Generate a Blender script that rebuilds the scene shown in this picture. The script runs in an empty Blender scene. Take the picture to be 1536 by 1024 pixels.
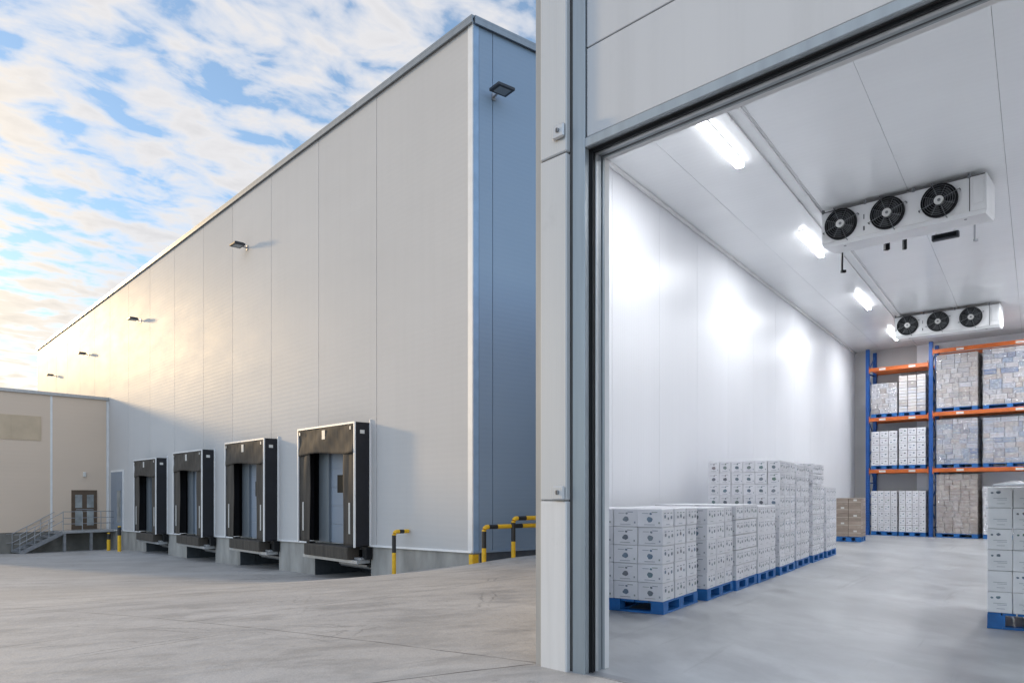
import bpy, bmesh, math, random
import numpy as np
from mathutils import Vector, Matrix
random.seed(7)
S = bpy.context.scene
COL = S.collection
H, F, HZ = 1.25, 1100.0, 740.0          # eye height, focal length in photo pixels, horizon row

def at(px, py, Y):
    return Vector(((px-768)/F*Y, Y, H+(HZ-py)/F*Y))

# ------------------------------------------------------------------ mesh helpers
class MB:
    def __init__(s): s.v=[]; s.f=[]; s.m=[]
    def face(s, pts, mi=0):
        b=len(s.v); s.v += [tuple(p) for p in pts]; s.f.append(tuple(range(b,b+len(pts)))); s.m.append(mi)
    def hexa(s, p, mi=0):                # 8 corners: bottom 4 ccw, top 4 ccw
        b=len(s.v); s.v += [tuple(q) for q in p]
        for f in ((3,2,1,0),(4,5,6,7),(0,1,5,4),(1,2,6,5),(2,3,7,6),(3,0,4,7)):
            s.f.append(tuple(b+i for i in f)); s.m.append(mi)
    def box(s, x0,x1,y0,y1,z0,z1, mi=0):
        if x0>x1: x0,x1=x1,x0
        if y0>y1: y0,y1=y1,y0
        if z0>z1: z0,z1=z1,z0
        s.hexa([(x0,y0,z0),(x1,y0,z0),(x1,y1,z0),(x0,y1,z0),(x0,y0,z1),(x1,y0,z1),(x1,y1,z1),(x0,y1,z1)],mi)
    def prism(s, poly, z0, z1, mi=0):    # vertical prism over a ccw plan polygon
        n=len(poly); b=len(s.v)
        s.v += [(p[0],p[1],z0) for p in poly]+[(p[0],p[1],z1) for p in poly]
        s.f.append(tuple(b+i for i in reversed(range(n)))); s.m.append(mi)
        s.f.append(tuple(b+n+i for i in range(n))); s.m.append(mi)
        for i in range(n):
            j=(i+1)%n; s.f.append((b+i,b+j,b+n+j,b+n+i)); s.m.append(mi)
    def tube(s, pts, r, n=10, mi=0, caps=True):
        pts=[Vector(p) for p in pts]; rings=[]
        for i,p in enumerate(pts):
            a=pts[max(i-1,0)]; c=pts[min(i+1,len(pts)-1)]
            t=(c-a).normalized()
            up=Vector((0,0,1)) if abs(t.z)<.9 else Vector((1,0,0))
            x=t.cross(up).normalized(); y=x.cross(t).normalized()
            b=len(s.v)
            for k in range(n):
                an=2*math.pi*k/n; s.v.append(tuple(p+(x*math.cos(an)+y*math.sin(an))*r))
            rings.append(b)
        for q in range(len(rings)-1):
            for k in range(n):
                k2=(k+1)%n; s.f.append((rings[q]+k,rings[q]+k2,rings[q+1]+k2,rings[q+1]+k)); s.m.append(mi)
        if caps:
            s.f.append(tuple(rings[0]+k for k in reversed(range(n)))); s.m.append(mi)
            s.f.append(tuple(rings[-1]+k for k in range(n))); s.m.append(mi)
    def bar(s, p, q, w, h, mi=0):        # rectangular bar from p to q
        p=Vector(p); q=Vector(q); t=(q-p).normalized()
        up=Vector((0,0,1)) if abs(t.z)<.95 else Vector((0,1,0))
        x=t.cross(up).normalized()*w/2; y=x.cross(t).normalized()*h/2
        s.hexa([p-x-y,p+x-y,q+x-y,q-x-y,p-x+y,p+x+y,q+x+y,q-x+y],mi)
    def mesh(s, name, mats, smooth=False, bevel=0):
        me=bpy.data.meshes.new(name); me.from_pydata(s.v,[],s.f)
        for m in mats: me.materials.append(m)
        me.polygons.foreach_set('material_index', s.m)
        bm=bmesh.new(); bm.from_mesh(me)
        bmesh.ops.recalc_face_normals(bm, faces=bm.faces)
        if bevel:
            es=[e for e in bm.edges if len(e.link_faces)==2 and e.calc_face_angle(0)>.6]
            bmesh.ops.bevel(bm, geom=es, offset=bevel, segments=1, affect='EDGES', clamp_overlap=True)
        bm.to_mesh(me); bm.free()
        if smooth:
            for p in me.polygons: p.use_smooth=True
        me.update(); return me
    def build(s, name, mats, parent=None, smooth=False, bevel=0):
        if not isinstance(mats,(list,tuple)): mats=[mats]
        o=bpy.data.objects.new(name, s.mesh(name,mats,smooth,bevel)); COL.objects.link(o)
        if parent: o.parent=parent
        return o

def tag(o, label=None, cat=None, group=None, kind=None):
    if label: o['label']=label
    if cat: o['category']=cat
    if group: o['group']=group
    if kind: o['kind']=kind
    return o
def empty(name, loc, xdir=None, label=None, cat=None, group=None):
    o=bpy.data.objects.new(name,None); COL.objects.link(o); o.location=loc; o.empty_display_size=.2
    if xdir is not None: o.rotation_euler=(0,0,math.atan2(xdir[1],xdir[0]))
    return tag(o,label,cat,group)
KIDS={}
def copy_tree(o, parent=None):
    c=o.copy(); COL.objects.link(c)
    if parent: c.parent=parent
    for ch in [x for x in COL.objects if x.parent==o]: copy_tree(ch,c)
    return c
def box_part(name, dims, mat, parent, bevel=0):
    m=MB(); m.box(*dims); return m.build(name,mat,parent,bevel=bevel)

# ------------------------------------------------------------------ materials
class NT:
    def __init__(s, m): s.t=m.node_tree; s.n=s.t.nodes; s.l=s.t.links
    def node(s, typ, ins=None, **kw):
        nd=s.n.new(typ)
        for k,v in kw.items(): setattr(nd,k,v)
        for k,v in (ins or {}).items():
            if hasattr(v,'is_linked') or isinstance(v,bpy.types.NodeSocket): s.l.new(v, nd.inputs[k])
            else: nd.inputs[k].default_value=v
        return nd
    def math(s, op, a, b=0.0, clamp=False):
        nd=s.n.new('ShaderNodeMath'); nd.operation=op; nd.use_clamp=clamp
        for i,v in enumerate((a,b)):
            if isinstance(v,bpy.types.NodeSocket): s.l.new(v,nd.inputs[i])
            else: nd.inputs[i].default_value=v
        return nd.outputs[0]
    def mix(s, fac, a, b, blend='MIX'):
        nd=s.n.new('ShaderNodeMix'); nd.data_type='RGBA'; nd.blend_type=blend
        for i,v in ((0,fac),(6,a),(7,b)):
            if isinstance(v,bpy.types.NodeSocket): s.l.new(v,nd.inputs[i])
            elif i==0: nd.inputs[0].default_value=v
            else: nd.inputs[i].default_value=(*v,1) if len(v)==3 else v
        return nd.outputs[2]
    def ramp(s, fac, stops):
        nd=s.n.new('ShaderNodeValToRGB'); s.l.new(fac,nd.inputs[0]); e=nd.color_ramp.elements
        while len(e)<len(stops): e.new(.5)
        for i,(p,c) in enumerate(stops):
            e[i].position=p; e[i].color=(*c,1) if not isinstance(c,(int,float)) else (c,c,c,1)
        return nd.outputs[0]
    def noise(s, vec, scale, detail=4, rough=.55, dist=0):
        nd=s.n.new('ShaderNodeTexNoise'); s.l.new(vec,nd.inputs['Vector'])
        nd.inputs['Scale'].default_value=scale; nd.inputs['Detail'].default_value=detail
        nd.inputs['Roughness'].default_value=rough; nd.inputs['Distortion'].default_value=dist
        return nd.outputs[0]
    def coord(s, which='Object', scale=(1,1,1), rot=(0,0,0)):
        tc=s.n.new('ShaderNodeTexCoord'); mp=s.n.new('ShaderNodeMapping')
        s.l.new(tc.outputs[which],mp.inputs[0]); mp.inputs['Rotation'].default_value=rot
        if tuple(scale)==(1,1,1): return mp.outputs[0]
        m2=s.n.new('ShaderNodeMapping'); s.l.new(mp.outputs[0],m2.inputs[0]); m2.inputs['Scale'].default_value=scale
        return m2.outputs[0]
def new_mat(name):
    m=bpy.data.materials.new(name); m.use_nodes=True
    return m, NT(m), m.node_tree.nodes['Principled BSDF']
MATS={}
def pm(name, col, rough=.5, metal=0, var=.08, scale=3, stretch=(1,1,1), bump=0, bscale=20, rand=0, coat=0, spec=.5, rvar=0, island=0):
    m,t,b=new_mat(name)
    v=t.coord('Object',stretch)
    n=t.noise(v,scale,5)
    dk=tuple(c*(1-var*1.6) for c in col); lt=tuple(min(1,c*(1+var)) for c in col)
    c=t.ramp(n,[(.3,dk),(.7,lt)])
    if rand:
        oi=t.node('ShaderNodeObjectInfo')
        k=t.math('MULTIPLY_ADD',oi.outputs['Random'],rand); t.n[-1].inputs[2].default_value=1-rand/2
        c=t.mix(1,c,t.node('ShaderNodeCombineColor',{0:k,1:k,2:k}).outputs[0],'MULTIPLY')
    if island:
        ge=t.node('ShaderNodeNewGeometry')
        k=t.math('MULTIPLY_ADD',ge.outputs['Random Per Island'],island); t.n[-1].inputs[2].default_value=1-island/2
        c=t.mix(1,c,t.node('ShaderNodeCombineColor',{0:k,1:k,2:k}).outputs[0],'MULTIPLY')
    t.l.new(c,b.inputs['Base Color'])
    b.inputs['Roughness'].default_value=rough; b.inputs['Metallic'].default_value=metal
    b.inputs['Coat Weight'].default_value=coat; b.inputs['Specular IOR Level'].default_value=spec
    if rvar:
        r=t.math('MULTIPLY_ADD',t.noise(v,scale*2.3,4),rvar); t.n[-1].inputs[2].default_value=rough-rvar/2
        t.l.new(r,b.inputs['Roughness'])
    if bump:
        bp=t.node('ShaderNodeBump',{'Height':t.noise(v,bscale,4),'Strength':bump,'Distance':.02})
        t.l.new(bp.outputs[0],b.inputs['Normal'])
    MATS[name]=m; return m
def panel_mat(name, col, rough, axis, freq, strength, var=.03, noise_b=.15, island=.05, streak=0, metal=0, spec=.5, rv=.12):
    """coated sheet panel: fine profile ribs across `axis`, gentle oil-canning"""
    m,t,b=new_mat(name)
    v=t.coord('Object')
    st={'z':(.15,.15,.5),'x':(1,.3,.08)}[axis]
    n=t.noise(t.coord('Object',st),1.2,4)
    c=t.ramp(n,[(.3,tuple(k*(1-var) for k in col)),(.7,tuple(min(1,k*(1+var)) for k in col))])
    ge=t.node('ShaderNodeNewGeometry')
    k=t.math('MULTIPLY_ADD',ge.outputs['Random Per Island'],island); t.n[-1].inputs[2].default_value=1-island/2
    c=t.mix(1,c,t.node('ShaderNodeCombineColor',{0:k,1:k,2:k}).outputs[0],'MULTIPLY')
    if streak:
        sn=t.noise(t.coord('Object',(2.6,2.6,.10)),1.6,6,.65)
        c=t.mix(t.ramp(sn,[(.45,0),(.75,streak*2)]),c,tuple(k*.62 for k in col))
        dn=t.noise(t.coord('Object',(1,1,1)),2.7,6,.7)
        c=t.mix(t.ramp(dn,[(.60,0),(.72,streak)]),c,tuple(k*.5 for k in col))
    t.l.new(c,b.inputs['Base Color'])
    sep=t.node('ShaderNodeSeparateXYZ',{0:v})
    s=t.math('SINE',t.math('MULTIPLY',sep.outputs['XZ'.index(axis.upper())*2 if axis=='z' else 0],freq*2*math.pi))
    h=t.math('ADD',t.math('MULTIPLY',s,.5*strength),t.math('MULTIPLY',t.noise(t.coord('Object',st),2.2,3),noise_b))
    bp=t.node('ShaderNodeBump',{'Height':h,'Strength':.5,'Distance':.02})
    t.l.new(bp.outputs[0],b.inputs['Normal'])
    r=t.math('MULTIPLY_ADD',t.noise(t.coord('Object',st),3.1,4),rv); t.n[-1].inputs[2].default_value=rough-rv/2
    t.l.new(r,b.inputs['Roughness']); b.inputs['Metallic'].default_value=metal; b.inputs['Specular IOR Level'].default_value=spec
    MATS[name]=m; return m

M_clad = panel_mat('cladding_white',(.54,.532,.528),.42,'z',7,.09,.025,.12,.06,spec=.006,streak=.035)
M_clad2= panel_mat('cladding_flare_warm',(.66,.53,.42),.5,'z',5,.11,.03,.2,.05)  # low building: warm lens flare put into the cladding colour
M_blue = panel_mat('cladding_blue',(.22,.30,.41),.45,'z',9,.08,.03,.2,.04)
M_iwall= panel_mat('cold_wall',(.80,.81,.84),.36,'x',18,.06,.02,.04,.035,spec=.15,rv=.05)
M_rear = panel_mat('rear_wall',(.90,.90,.92),.45,'x',12,.05,.02,.04,.03,spec=.2,rv=.05)
M_ceil = panel_mat('cold_ceiling',(.87,.88,.89),.22,'x',9,.03,.02,.12,.03)
M_head = panel_mat('door_panel',(.50,.51,.53),.5,'x',3,.0,.025,.12,.03,streak=.10)
M_pill = panel_mat('pillar_panel',(.50,.515,.53),.40,'x',45,.05,.03,.08,.02,streak=.12)
M_guard= panel_mat('pillar_guard',(.62,.63,.645),.5,'x',3,.0,.03,.10,.02,streak=.22)
M_post = pm('corner_post_grey',(.33,.335,.335),.5,.1,.10,2,(5,5,.6),rvar=.1)
M_trimw= pm('trim_white',(.74,.74,.74),.4,0,.04)
M_alu  = pm('trim_aluminium',(.50,.51,.52),.38,.55,.06,2,(4,4,.4),rvar=.12)
M_alud = pm('trim_dark_aluminium',(.24,.27,.30),.4,.5,.06,2,(4,4,.4),rvar=.12)
M_steel= pm('frame_steel',(.32,.355,.38),.35,.35,.08,2,(5,5,.3),rvar=.15)
M_gap  = pm('joint_dark',(.10,.10,.10),.8)
M_rubb = pm('black_rubber',(.006,.007,.009),.5,0,.2,spec=.3)
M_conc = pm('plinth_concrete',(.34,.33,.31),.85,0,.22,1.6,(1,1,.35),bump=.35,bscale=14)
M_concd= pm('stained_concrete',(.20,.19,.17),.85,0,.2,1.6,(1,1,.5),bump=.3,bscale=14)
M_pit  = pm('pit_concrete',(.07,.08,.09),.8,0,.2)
M_fab  = pm('curtain_fabric',(.070,.060,.050),.85,0,.22,2.2,(3,1,.5),bump=.5,bscale=2.2)
M_fabs = pm('shelter_side',(.008,.009,.014),.6,0,.2,2,bump=.2,bscale=3)
M_door = panel_mat('dock_door',(.23,.27,.33),.5,'z',2,.12,.04,.1,.02)
M_glassd=pm('dark_glass',(.008,.010,.012),.3,spec=.08)
M_yel  = pm('yellow_paint',(.78,.46,.015),.42,0,.10,9,bump=.05)
M_blk  = pm('black_paint',(.018,.018,.018),.45,0,.2,9)
M_lamp = pm('lamp_housing',(.03,.035,.045),.45,.2,.1)
M_lens = pm('lamp_lens',(.20,.24,.27),.2,0,.05)
M_brown= pm('door_frame_brown',(.11,.075,.05),.5,0,.1)
M_pane = pm('pale_glass',(.34,.36,.36),.12,0,.25,1.5)
M_gold = pm('flare_gold_window',(.56,.44,.31),.4,0,.12,.7)  # gold of the flare painted into the window colour
M_galv = pm('galvanised_steel',(.33,.34,.36),.42,.6,.12,6)
M_blupl= pm('pallet_blue',(.015,.14,.42),.5,0,.18,5,(1,5,1),bump=.12,bscale=30)
M_rackb= pm('rack_blue',(.012,.09,.34),.38,.1,.1,3)
M_racko= pm('rack_orange',(.55,.125,.022),.4,.05,.1,3)
M_wcar = pm('white_carton',(.74,.74,.775),.55,0,.03,6,rand=.10)
M_gcar = pm('pale_carton',(.86,.86,.87),.5,0,.06,4,rand=.12)
M_kcar = pm('kraft_carton',(.33,.265,.22),.6,0,.10,5,rand=.35)
M_tape = pm('carton_tape',(.50,.44,.37),.25,0,.05)
M_cool = pm('cooler_casing',(.74,.745,.75),.3,0,.03,2)
M_fanb = pm('fan_black',(.004,.0045,.006),.6,spec=.2)
M_fang = pm('fan_guard',(.16,.17,.18),.35,.3)
M_hub  = pm('fan_hub',(.62,.62,.60),.4)
M_label= pm('label_white',(.62,.61,.58),.5,0,.02)
M_mark = pm('label_print',(.09,.09,.10),.6)

def print_mat(name, stops, rough=.5):
    m,t,b=new_mat(name)
    oi=t.node('ShaderNodeObjectInfo'); ge=t.node('ShaderNodeNewGeometry')
    f=t.math('FRACT',t.math('ADD',oi.outputs['Random'],t.math('MULTIPLY',ge.outputs['Random Per Island'],.45)))
    n=t.noise(t.coord('Object'),60,3)
    c=t.mix(t.math('MULTIPLY',n,.35),t.ramp(f,stops),(.45,.47,.5)); t.l.new(c,b.inputs['Base Color']); b.inputs['Roughness'].default_value=rough
    return m
M_print=print_mat('carton_print',[(0,(.09,.10,.13)),(.25,(.10,.18,.28)),(.45,(.08,.17,.12)),(.6,(.22,.23,.27)),(.8,(.07,.14,.18)),(1,(.20,.15,.17))])
M_text =print_mat('carton_text',[(0,(.27,.28,.32)),(.4,(.24,.28,.36)),(.7,(.33,.34,.36)),(1,(.26,.32,.29))])
M_mix  =None
def mixed_carton():
    m,t,b=new_mat('mixed_carton')
    oi=t.node('ShaderNodeObjectInfo')
    c=t.ramp(oi.outputs['Random'],[(0,(.40,.34,.31)),(.2,(.52,.54,.60)),(.35,(.16,.26,.42)),(.5,(.58,.60,.66)),(.62,(.34,.31,.32)),(.72,(.06,.16,.38)),(.85,(.42,.44,.50)),(1,(.25,.32,.42))])
    n=t.noise(t.coord('Object'),9,4); c=t.mix(t.math('MULTIPLY',n,.3),c,(.65,.65,.68))
    t.l.new(c,b.inputs['Base Color']); b.inputs['Roughness'].default_value=.5; return m
M_mix=mixed_carton()
def pale_mixed():
    m,t,b=new_mat('pale_mixed_carton')
    oi=t.node('ShaderNodeObjectInfo')
    c=t.ramp(oi.outputs['Random'],[(0,(.50,.43,.39)),(.3,(.68,.67,.69)),(.55,(.42,.36,.33)),(.8,(.58,.60,.66)),(1,(.33,.29,.28))])
    t.l.new(c,b.inputs['Base Color']); b.inputs['Roughness'].default_value=.5; return m
M_pmix=pale_mixed()
def film_mat():
    m,t,b=new_mat('stretch_film')
    out=[n for n in t.n if n.type=='OUTPUT_MATERIAL'][0]
    tr=t.node('ShaderNodeBsdfTransparent'); gl=t.node('ShaderNodeBsdfGlossy',{'Roughness':.16,'Color':(.95,.97,1,1)})
    bp=t.node('ShaderNodeBump',{'Height':t.noise(t.coord('Object',(1,1,3)),5,5,.6,.8),'Strength':1,'Distance':.12})
    t.l.new(bp.outputs[0],gl.inputs['Normal'])
    df=t.node('ShaderNodeBsdfDiffuse',{'Color':(.8,.82,.86,1)})
    w=t.ramp(t.noise(t.coord('Object',(2.2,2.2,.9)),4,5,.65,1.2),[(.46,0.05),(.70,.65)])
    mx=t.node('ShaderNodeMixShader',{0:w}); t.l.new(gl.outputs[0],mx.inputs[1]); t.l.new(df.outputs[0],mx.inputs[2])
    m2=t.node('ShaderNodeMixShader',{0:t.math('MULTIPLY_ADD',w,.5)}); t.n[-2].inputs[2].default_value=.16
    t.l.new(tr.outputs[0],m2.inputs[1]); t.l.new(mx.outputs[0],m2.inputs[2])
    t.l.new(m2.outputs[0],out.inputs[0]); t.n.remove(b); return m
M_film=film_mat()
def emit(name,col,st):
    m,t,b=new_mat(name)
    b.inputs['Base Color'].default_value=(.9,.9,.9,1); b.inputs['Emission Color'].default_value=(*col,1); b.inputs['Emission Strength'].default_value=st
    return m
M_tube=emit('tube_light',(.95,.97,1.0),126)
M_tubes=emit('tube_light_side',(.95,.97,1.0),5)

# ------------------------------------------------------------------ frames of reference
WC=Vector((-.904,17,0)); dW=Vector((-.6718,.7407,0)); nW=Vector((-.7407,-.6718,0))   # big warehouse: corner, along wall, outward
def wall_t(px):
    m=(px-768)/F; return 17*(-.0532-m)/(m+.907)*1.35
def wall_pt(px, out=0):
    return WC+dW*wall_t(px)+nW*out
def zb(x): return -.095-.0203*x        # foot of the cladding follows the fall of the yard

# ------------------------------------------------------------------ yard
CP=[(0,0,0),(-6,0,0),(6,0,0),(-3,5,0),(0,5,0),(.2,5.4,0),(.7,5,0),(3,3,0),(-8,7,-.16),(-3,9,-.10),(0,9,-.06),(0,12,-.12),(.4,15,-.2),
    (-.63,16.6,-.289),(.03,17,-.23),(-.9,16.95,-.38),(-1.71,17.89,-.555),(-3.01,18.6,-.81),(-3.99,20.4,-1.1),(-6.98,23.7,-1.29),(-14.2,31.7,-1.51),
    (-16.4,34.07,-1.52),(-22.4,40.7,-1.8),(-26,36.7,-1.77),(-14,20,-1.12),(-6,16.5,-.78),(-9,13,-.55),(-20,15,-.95),(-40,25,-1.7),(-45,45,-1.9),(-30,30,-1.6),
    (3,18.5,-.2),(10,25,-.3),(20,25,-.3),(-12,-8,0),(8,-8,0),(-15,4,-.25),(-20,55,-2),(15,40,-.6),(25,0,-.1),(-30,0,-.6),(-2.2,14,-.30),(-4.5,20,-1.08),(-2,19.5,-.65),(-4,22.5,-1.2)]
P=np.array(CP,float)
def _tps(r2): return .5*r2*np.log(r2+1e-9)
d2=((P[:,None,:2]-P[None,:,:2])**2).sum(-1)
n=len(P); A=np.zeros((n+3,n+3)); A[:n,:n]=_tps(d2)+np.eye(n)*.02
A[:n,n]=1; A[:n,n+1:]=P[:,:2]; A[n,:n]=1; A[n+1:,:n]=P[:,:2].T
W=np.linalg.solve(A,np.concatenate([P[:,2],[0,0,0]]))
def gz(x,y):
    r2=(x-P[:,0])**2+(y-P[:,1])**2
    z=float(_tps(r2)@W[:n]+W[n]+W[n+1]*x+W[n+2]*y)
    d=math.hypot(x+5,y-18); k=min(1,max(0,(d-38)/25)); k=k*k*(3-2*k)
    return min(0.0,max(z,-2.3))*(1-k)+(-1.5)*k
def axis(lo,hi,step,far):
    a=list(np.arange(lo,hi+1e-6,step)); s=step
    x=hi
    while x<far: s*=1.45; x+=s; a.append(x)
    s=step; x=lo; b=[]
    while x>-far: s*=1.45; x-=s; b.append(x)
    return b[::-1]+a
xs=axis(-32,14,.5,1500); ys=axis(-4,46,.5,1500)
me=bpy.data.meshes.new('yard')
vs=[(x,y,gz(x,y)) for y in ys for x in xs]; nx=len(xs)
fs=[(j*nx+i,j*nx+i+1,(j+1)*nx+i+1,(j+1)*nx+i) for j in range(len(ys)-1) for i in range(nx-1)]
me.from_pydata(vs,[],fs)
for p in me.polygons: p.use_smooth=True
def ground_mat():
    m,t,b=new_mat('yard_concrete')
    ang=math.radians(-24)
    v=t.coord('Object')
    n1=t.noise(t.coord('Object',(.5,1.0,1),(0,0,ang)),.55,8,.66,.3)
    n2=t.noise(t.coord('Object',(.9,2.0,1),(0,0,math.radians(-20))),1.0,8,.70,.3)
    n3=t.noise(v,26,3); n4=t.noise(t.coord('Object',(.25,.6,1),(0,0,ang)),.30,4,.5)
    c=t.ramp(n1,[(.30,(.41,.405,.40)),(.5,(.50,.495,.488)),(.70,(.58,.575,.565))])
    c=t.mix(t.ramp(n2,[(.37,.6),(.54,0)]),c,(.225,.22,.215))
    c=t.mix(t.ramp(n2,[(.57,0),(.70,.6)]),c,(.50,.495,.49))
    c=t.mix(t.math('MULTIPLY',n3,.14),c,(.12,.115,.11))
    c=t.mix(t.ramp(n4,[(.4,.35),(.6,0)]),c,(.36,.335,.30))
    sep=t.node('ShaderNodeSeparateXYZ',{0:v}); wob=t.math('MULTIPLY',t.math('SUBTRACT',t.noise(v,1.3,4),.5),.05)
    def line(px0,px1,w,s=1.0):
        nonlocal c
        (x0,y0),(x1,y1)=px0,px1; dx,dy=x1-x0,y1-y0; L=math.hypot(dx,dy); a,bb=-dy/L,dx/L; cc=-(a*x0+bb*y0)
        d=t.math('ADD',t.math('ADD',t.math('MULTIPLY',sep.outputs[0],a),t.math('MULTIPLY',sep.outputs[1],bb)),cc)
        d=t.math('ABSOLUTE',t.math('ADD',d,wob))
        mk=t.math('LESS_THAN',d,w)
        gap=t.ramp(t.noise(v,2.2,3),[(.38,s),(.62,s*.35)])
        c=t.mix(t.math('MULTIPLY',mk,gap),c,(.075,.07,.065))
    line((.187,5.41),(-1.02,4.8),.010,1.0)
    line((.187,5.43),(-3.0,7.35),.011,.9)
    line((-9,7.3),(-1.0,13.2),.013,.8)
    line((-2,9.2),(2,14.5),.012,.7)
    line((-14,10),(-3,17.5),.03,.55)
    line((-6,4),(-16,20),.013,.6)
    line((-22,14),(-8,23),.02,.5)
    # tyre scuffs, oil spots and fine grit
    ty=t.noise(t.coord('Object',(.16,3.4,1),(0,0,math.radians(-34))),1.3,6,.7,.5)
    c=t.mix(t.ramp(ty,[(.61,0),(.70,.3)]),c,(.17,.165,.16))
    sp=t.noise(v,3.2,6,.72); c=t.mix(t.ramp(sp,[(.62,0),(.70,.5)]),c,(.15,.145,.14))
    gr=t.noise(v,90,2,.8); c=t.mix(t.ramp(gr,[(.35,.35),(.5,0)]),c,(.18,.175,.17)); c=t.mix(t.ramp(gr,[(.58,0),(.75,.3)]),c,(.62,.61,.60))
    vo=t.node('ShaderNodeTexVoronoi',{0:v,'Scale':.22},feature='DISTANCE_TO_EDGE')
    ve=t.math('ADD',vo.outputs[0],t.math('MULTIPLY',t.math('SUBTRACT',t.noise(v,2.5,6,.7),.5),.05))
    ck=t.math('LESS_THAN',t.math('ABSOLUTE',t.math('SUBTRACT',ve,.012)),.0022)
    c=t.mix(t.math('MULTIPLY',ck,t.ramp(t.noise(v,.4,3),[(.5,0),(.6,.55)])),c,(.10,.095,.09))
    t.l.new(c,b.inputs['Base Color'])
    r=t.ramp(n2,[(.35,.46),(.7,.68)]); t.l.new(r,b.inputs['Roughness'])
    hh=t.math('ADD',t.math('MULTIPLY',n3,.25),t.noise(v,7,4))
    bp=t.node('ShaderNodeBump',{'Height':hh,'Strength':.4,'Distance':.02}); t.l.new(bp.outputs[0],b.inputs['Normal'])
    return m
me.materials.append(ground_mat()); yard=bpy.data.objects.new('yard',me); COL.objects.link(yard)
tag(yard,'pale stained concrete loading yard falling towards the docks','ground',kind='structure')

# ------------------------------------------------------------------ big warehouse
wh=empty('warehouse_building',WC,dW,'tall white clad warehouse with four loading docks and a blue end wall','warehouse')
TOP=12.23; LEN=52.5
joints=[.17]+[wall_t(p) for p in (565,478,407,349,305,262,225,193,165,142,120,101,85,71,58)]+[LEN]
side=Vector((.799,.601,0)); sl=Vector((side.dot(dW),side.dot(nW),0))      # end wall direction in the warehouse frame
m=MB(); g=.011
for a,b in zip(joints[:-1],joints[1:]):
    x0,x1=a+g,b-g
    m.hexa([(x0,0,zb(x0)),(x1,0,zb(x1)),(x1,-.1,zb(x1)),(x0,-.1,zb(x0)),(x0,0,TOP),(x1,0,TOP),(x1,-.1,TOP),(x0,-.1,TOP)])
m.build('front_wall',M_clad,wh)
m=MB(); m.hexa([(.05,-.03,zb(.05)),(LEN,-.03,zb(LEN)),(LEN,-.32,zb(LEN)),(.05,-.32,zb(.05)),(.05,-.03,TOP),(LEN,-.03,TOP),(LEN,-.32,TOP),(.05,-.32,TOP)])
m.build('wall_backing',M_gap,wh)
# end wall
m=MB(); e=[.16,.56,4.2,8.0,11.8,15.6,19.4,23.2,27,30]
inn=Vector((-.06,-.03,0))
nS=Vector((sl.y,-sl.x,0));   # outward normal of end wall (towards camera right)
if nS.x>0: nS=-nS
def sp(s,o,z): v=sl*s+nS*o; return (v.x,v.y,z)
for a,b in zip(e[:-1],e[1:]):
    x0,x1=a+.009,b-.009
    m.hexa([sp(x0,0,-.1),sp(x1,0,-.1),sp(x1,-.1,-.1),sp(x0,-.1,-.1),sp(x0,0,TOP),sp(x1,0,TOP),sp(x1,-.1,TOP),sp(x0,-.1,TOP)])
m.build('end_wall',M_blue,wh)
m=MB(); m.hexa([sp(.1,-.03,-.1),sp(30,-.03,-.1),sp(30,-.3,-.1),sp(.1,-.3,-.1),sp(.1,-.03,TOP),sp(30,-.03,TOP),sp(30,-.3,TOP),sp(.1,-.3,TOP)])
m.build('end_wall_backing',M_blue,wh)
# corner trim (white on the dock side, blue on the end side)
m=MB(); m.hexa([(.0,.02,-.12),(.165,.02,-.12),(.165,-.05,-.12),(.0,-.05,-.12),(.0,.02,TOP),(.165,.02,TOP),(.165,-.05,TOP),(.0,-.05,TOP)]); m.build('corner_trim',M_trimw,wh)
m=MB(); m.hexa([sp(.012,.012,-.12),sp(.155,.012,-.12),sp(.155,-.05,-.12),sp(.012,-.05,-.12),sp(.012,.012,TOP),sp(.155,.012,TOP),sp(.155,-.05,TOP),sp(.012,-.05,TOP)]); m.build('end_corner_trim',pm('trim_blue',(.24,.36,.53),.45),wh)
# back and far walls, roof
far=sl*30
m=MB(); m.prism([(LEN,-.33),(LEN-.2,-.33),(LEN+far.x,far.y),(LEN+far.x+.2,far.y)],-2.2,TOP); m.build('far_wall',M_clad,wh)
m=MB(); m.prism([(far.x,far.y),(far.x,far.y-.2),(LEN+far.x,far.y-.2),(LEN+far.x,far.y)],-2.2,TOP); m.build('back_wall',M_clad,wh)
m=MB(); m.prism([(0.02,-.02),(LEN,-.02),(LEN+far.x,far.y),(far.x,far.y)],TOP-.35,TOP-.1); m.build('roof',M_gap,wh)
m=MB()
m.box(-.06,LEN+.05,-.25,.09,TOP+.003,TOP+.06); m.box(-.06,LEN+.05,.05,.088,TOP-.115,TOP+.002)
m.build('roof_trim',M_alud,wh)
m=MB()
def sbox(m,a,b,o0,o1,z0,z1): m.hexa([sp(a,o1,z0),sp(b,o1,z0),sp(b,o0,z0),sp(a,o0,z0),sp(a,o1,z1),sp(b,o1,z1),sp(b,o0,z1),sp(a,o0,z1)])
sbox(m,.0,30,-.25,.09,TOP+.005,TOP+.062); sbox(m,.0,30,.05,.088,TOP-.115,TOP+.004)
m.build('end_roof_trim',M_alud,wh)
# dock spacing
docks=[wall_t(p) for p in (557,418.5,323,252)]; DW=3.42
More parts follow.
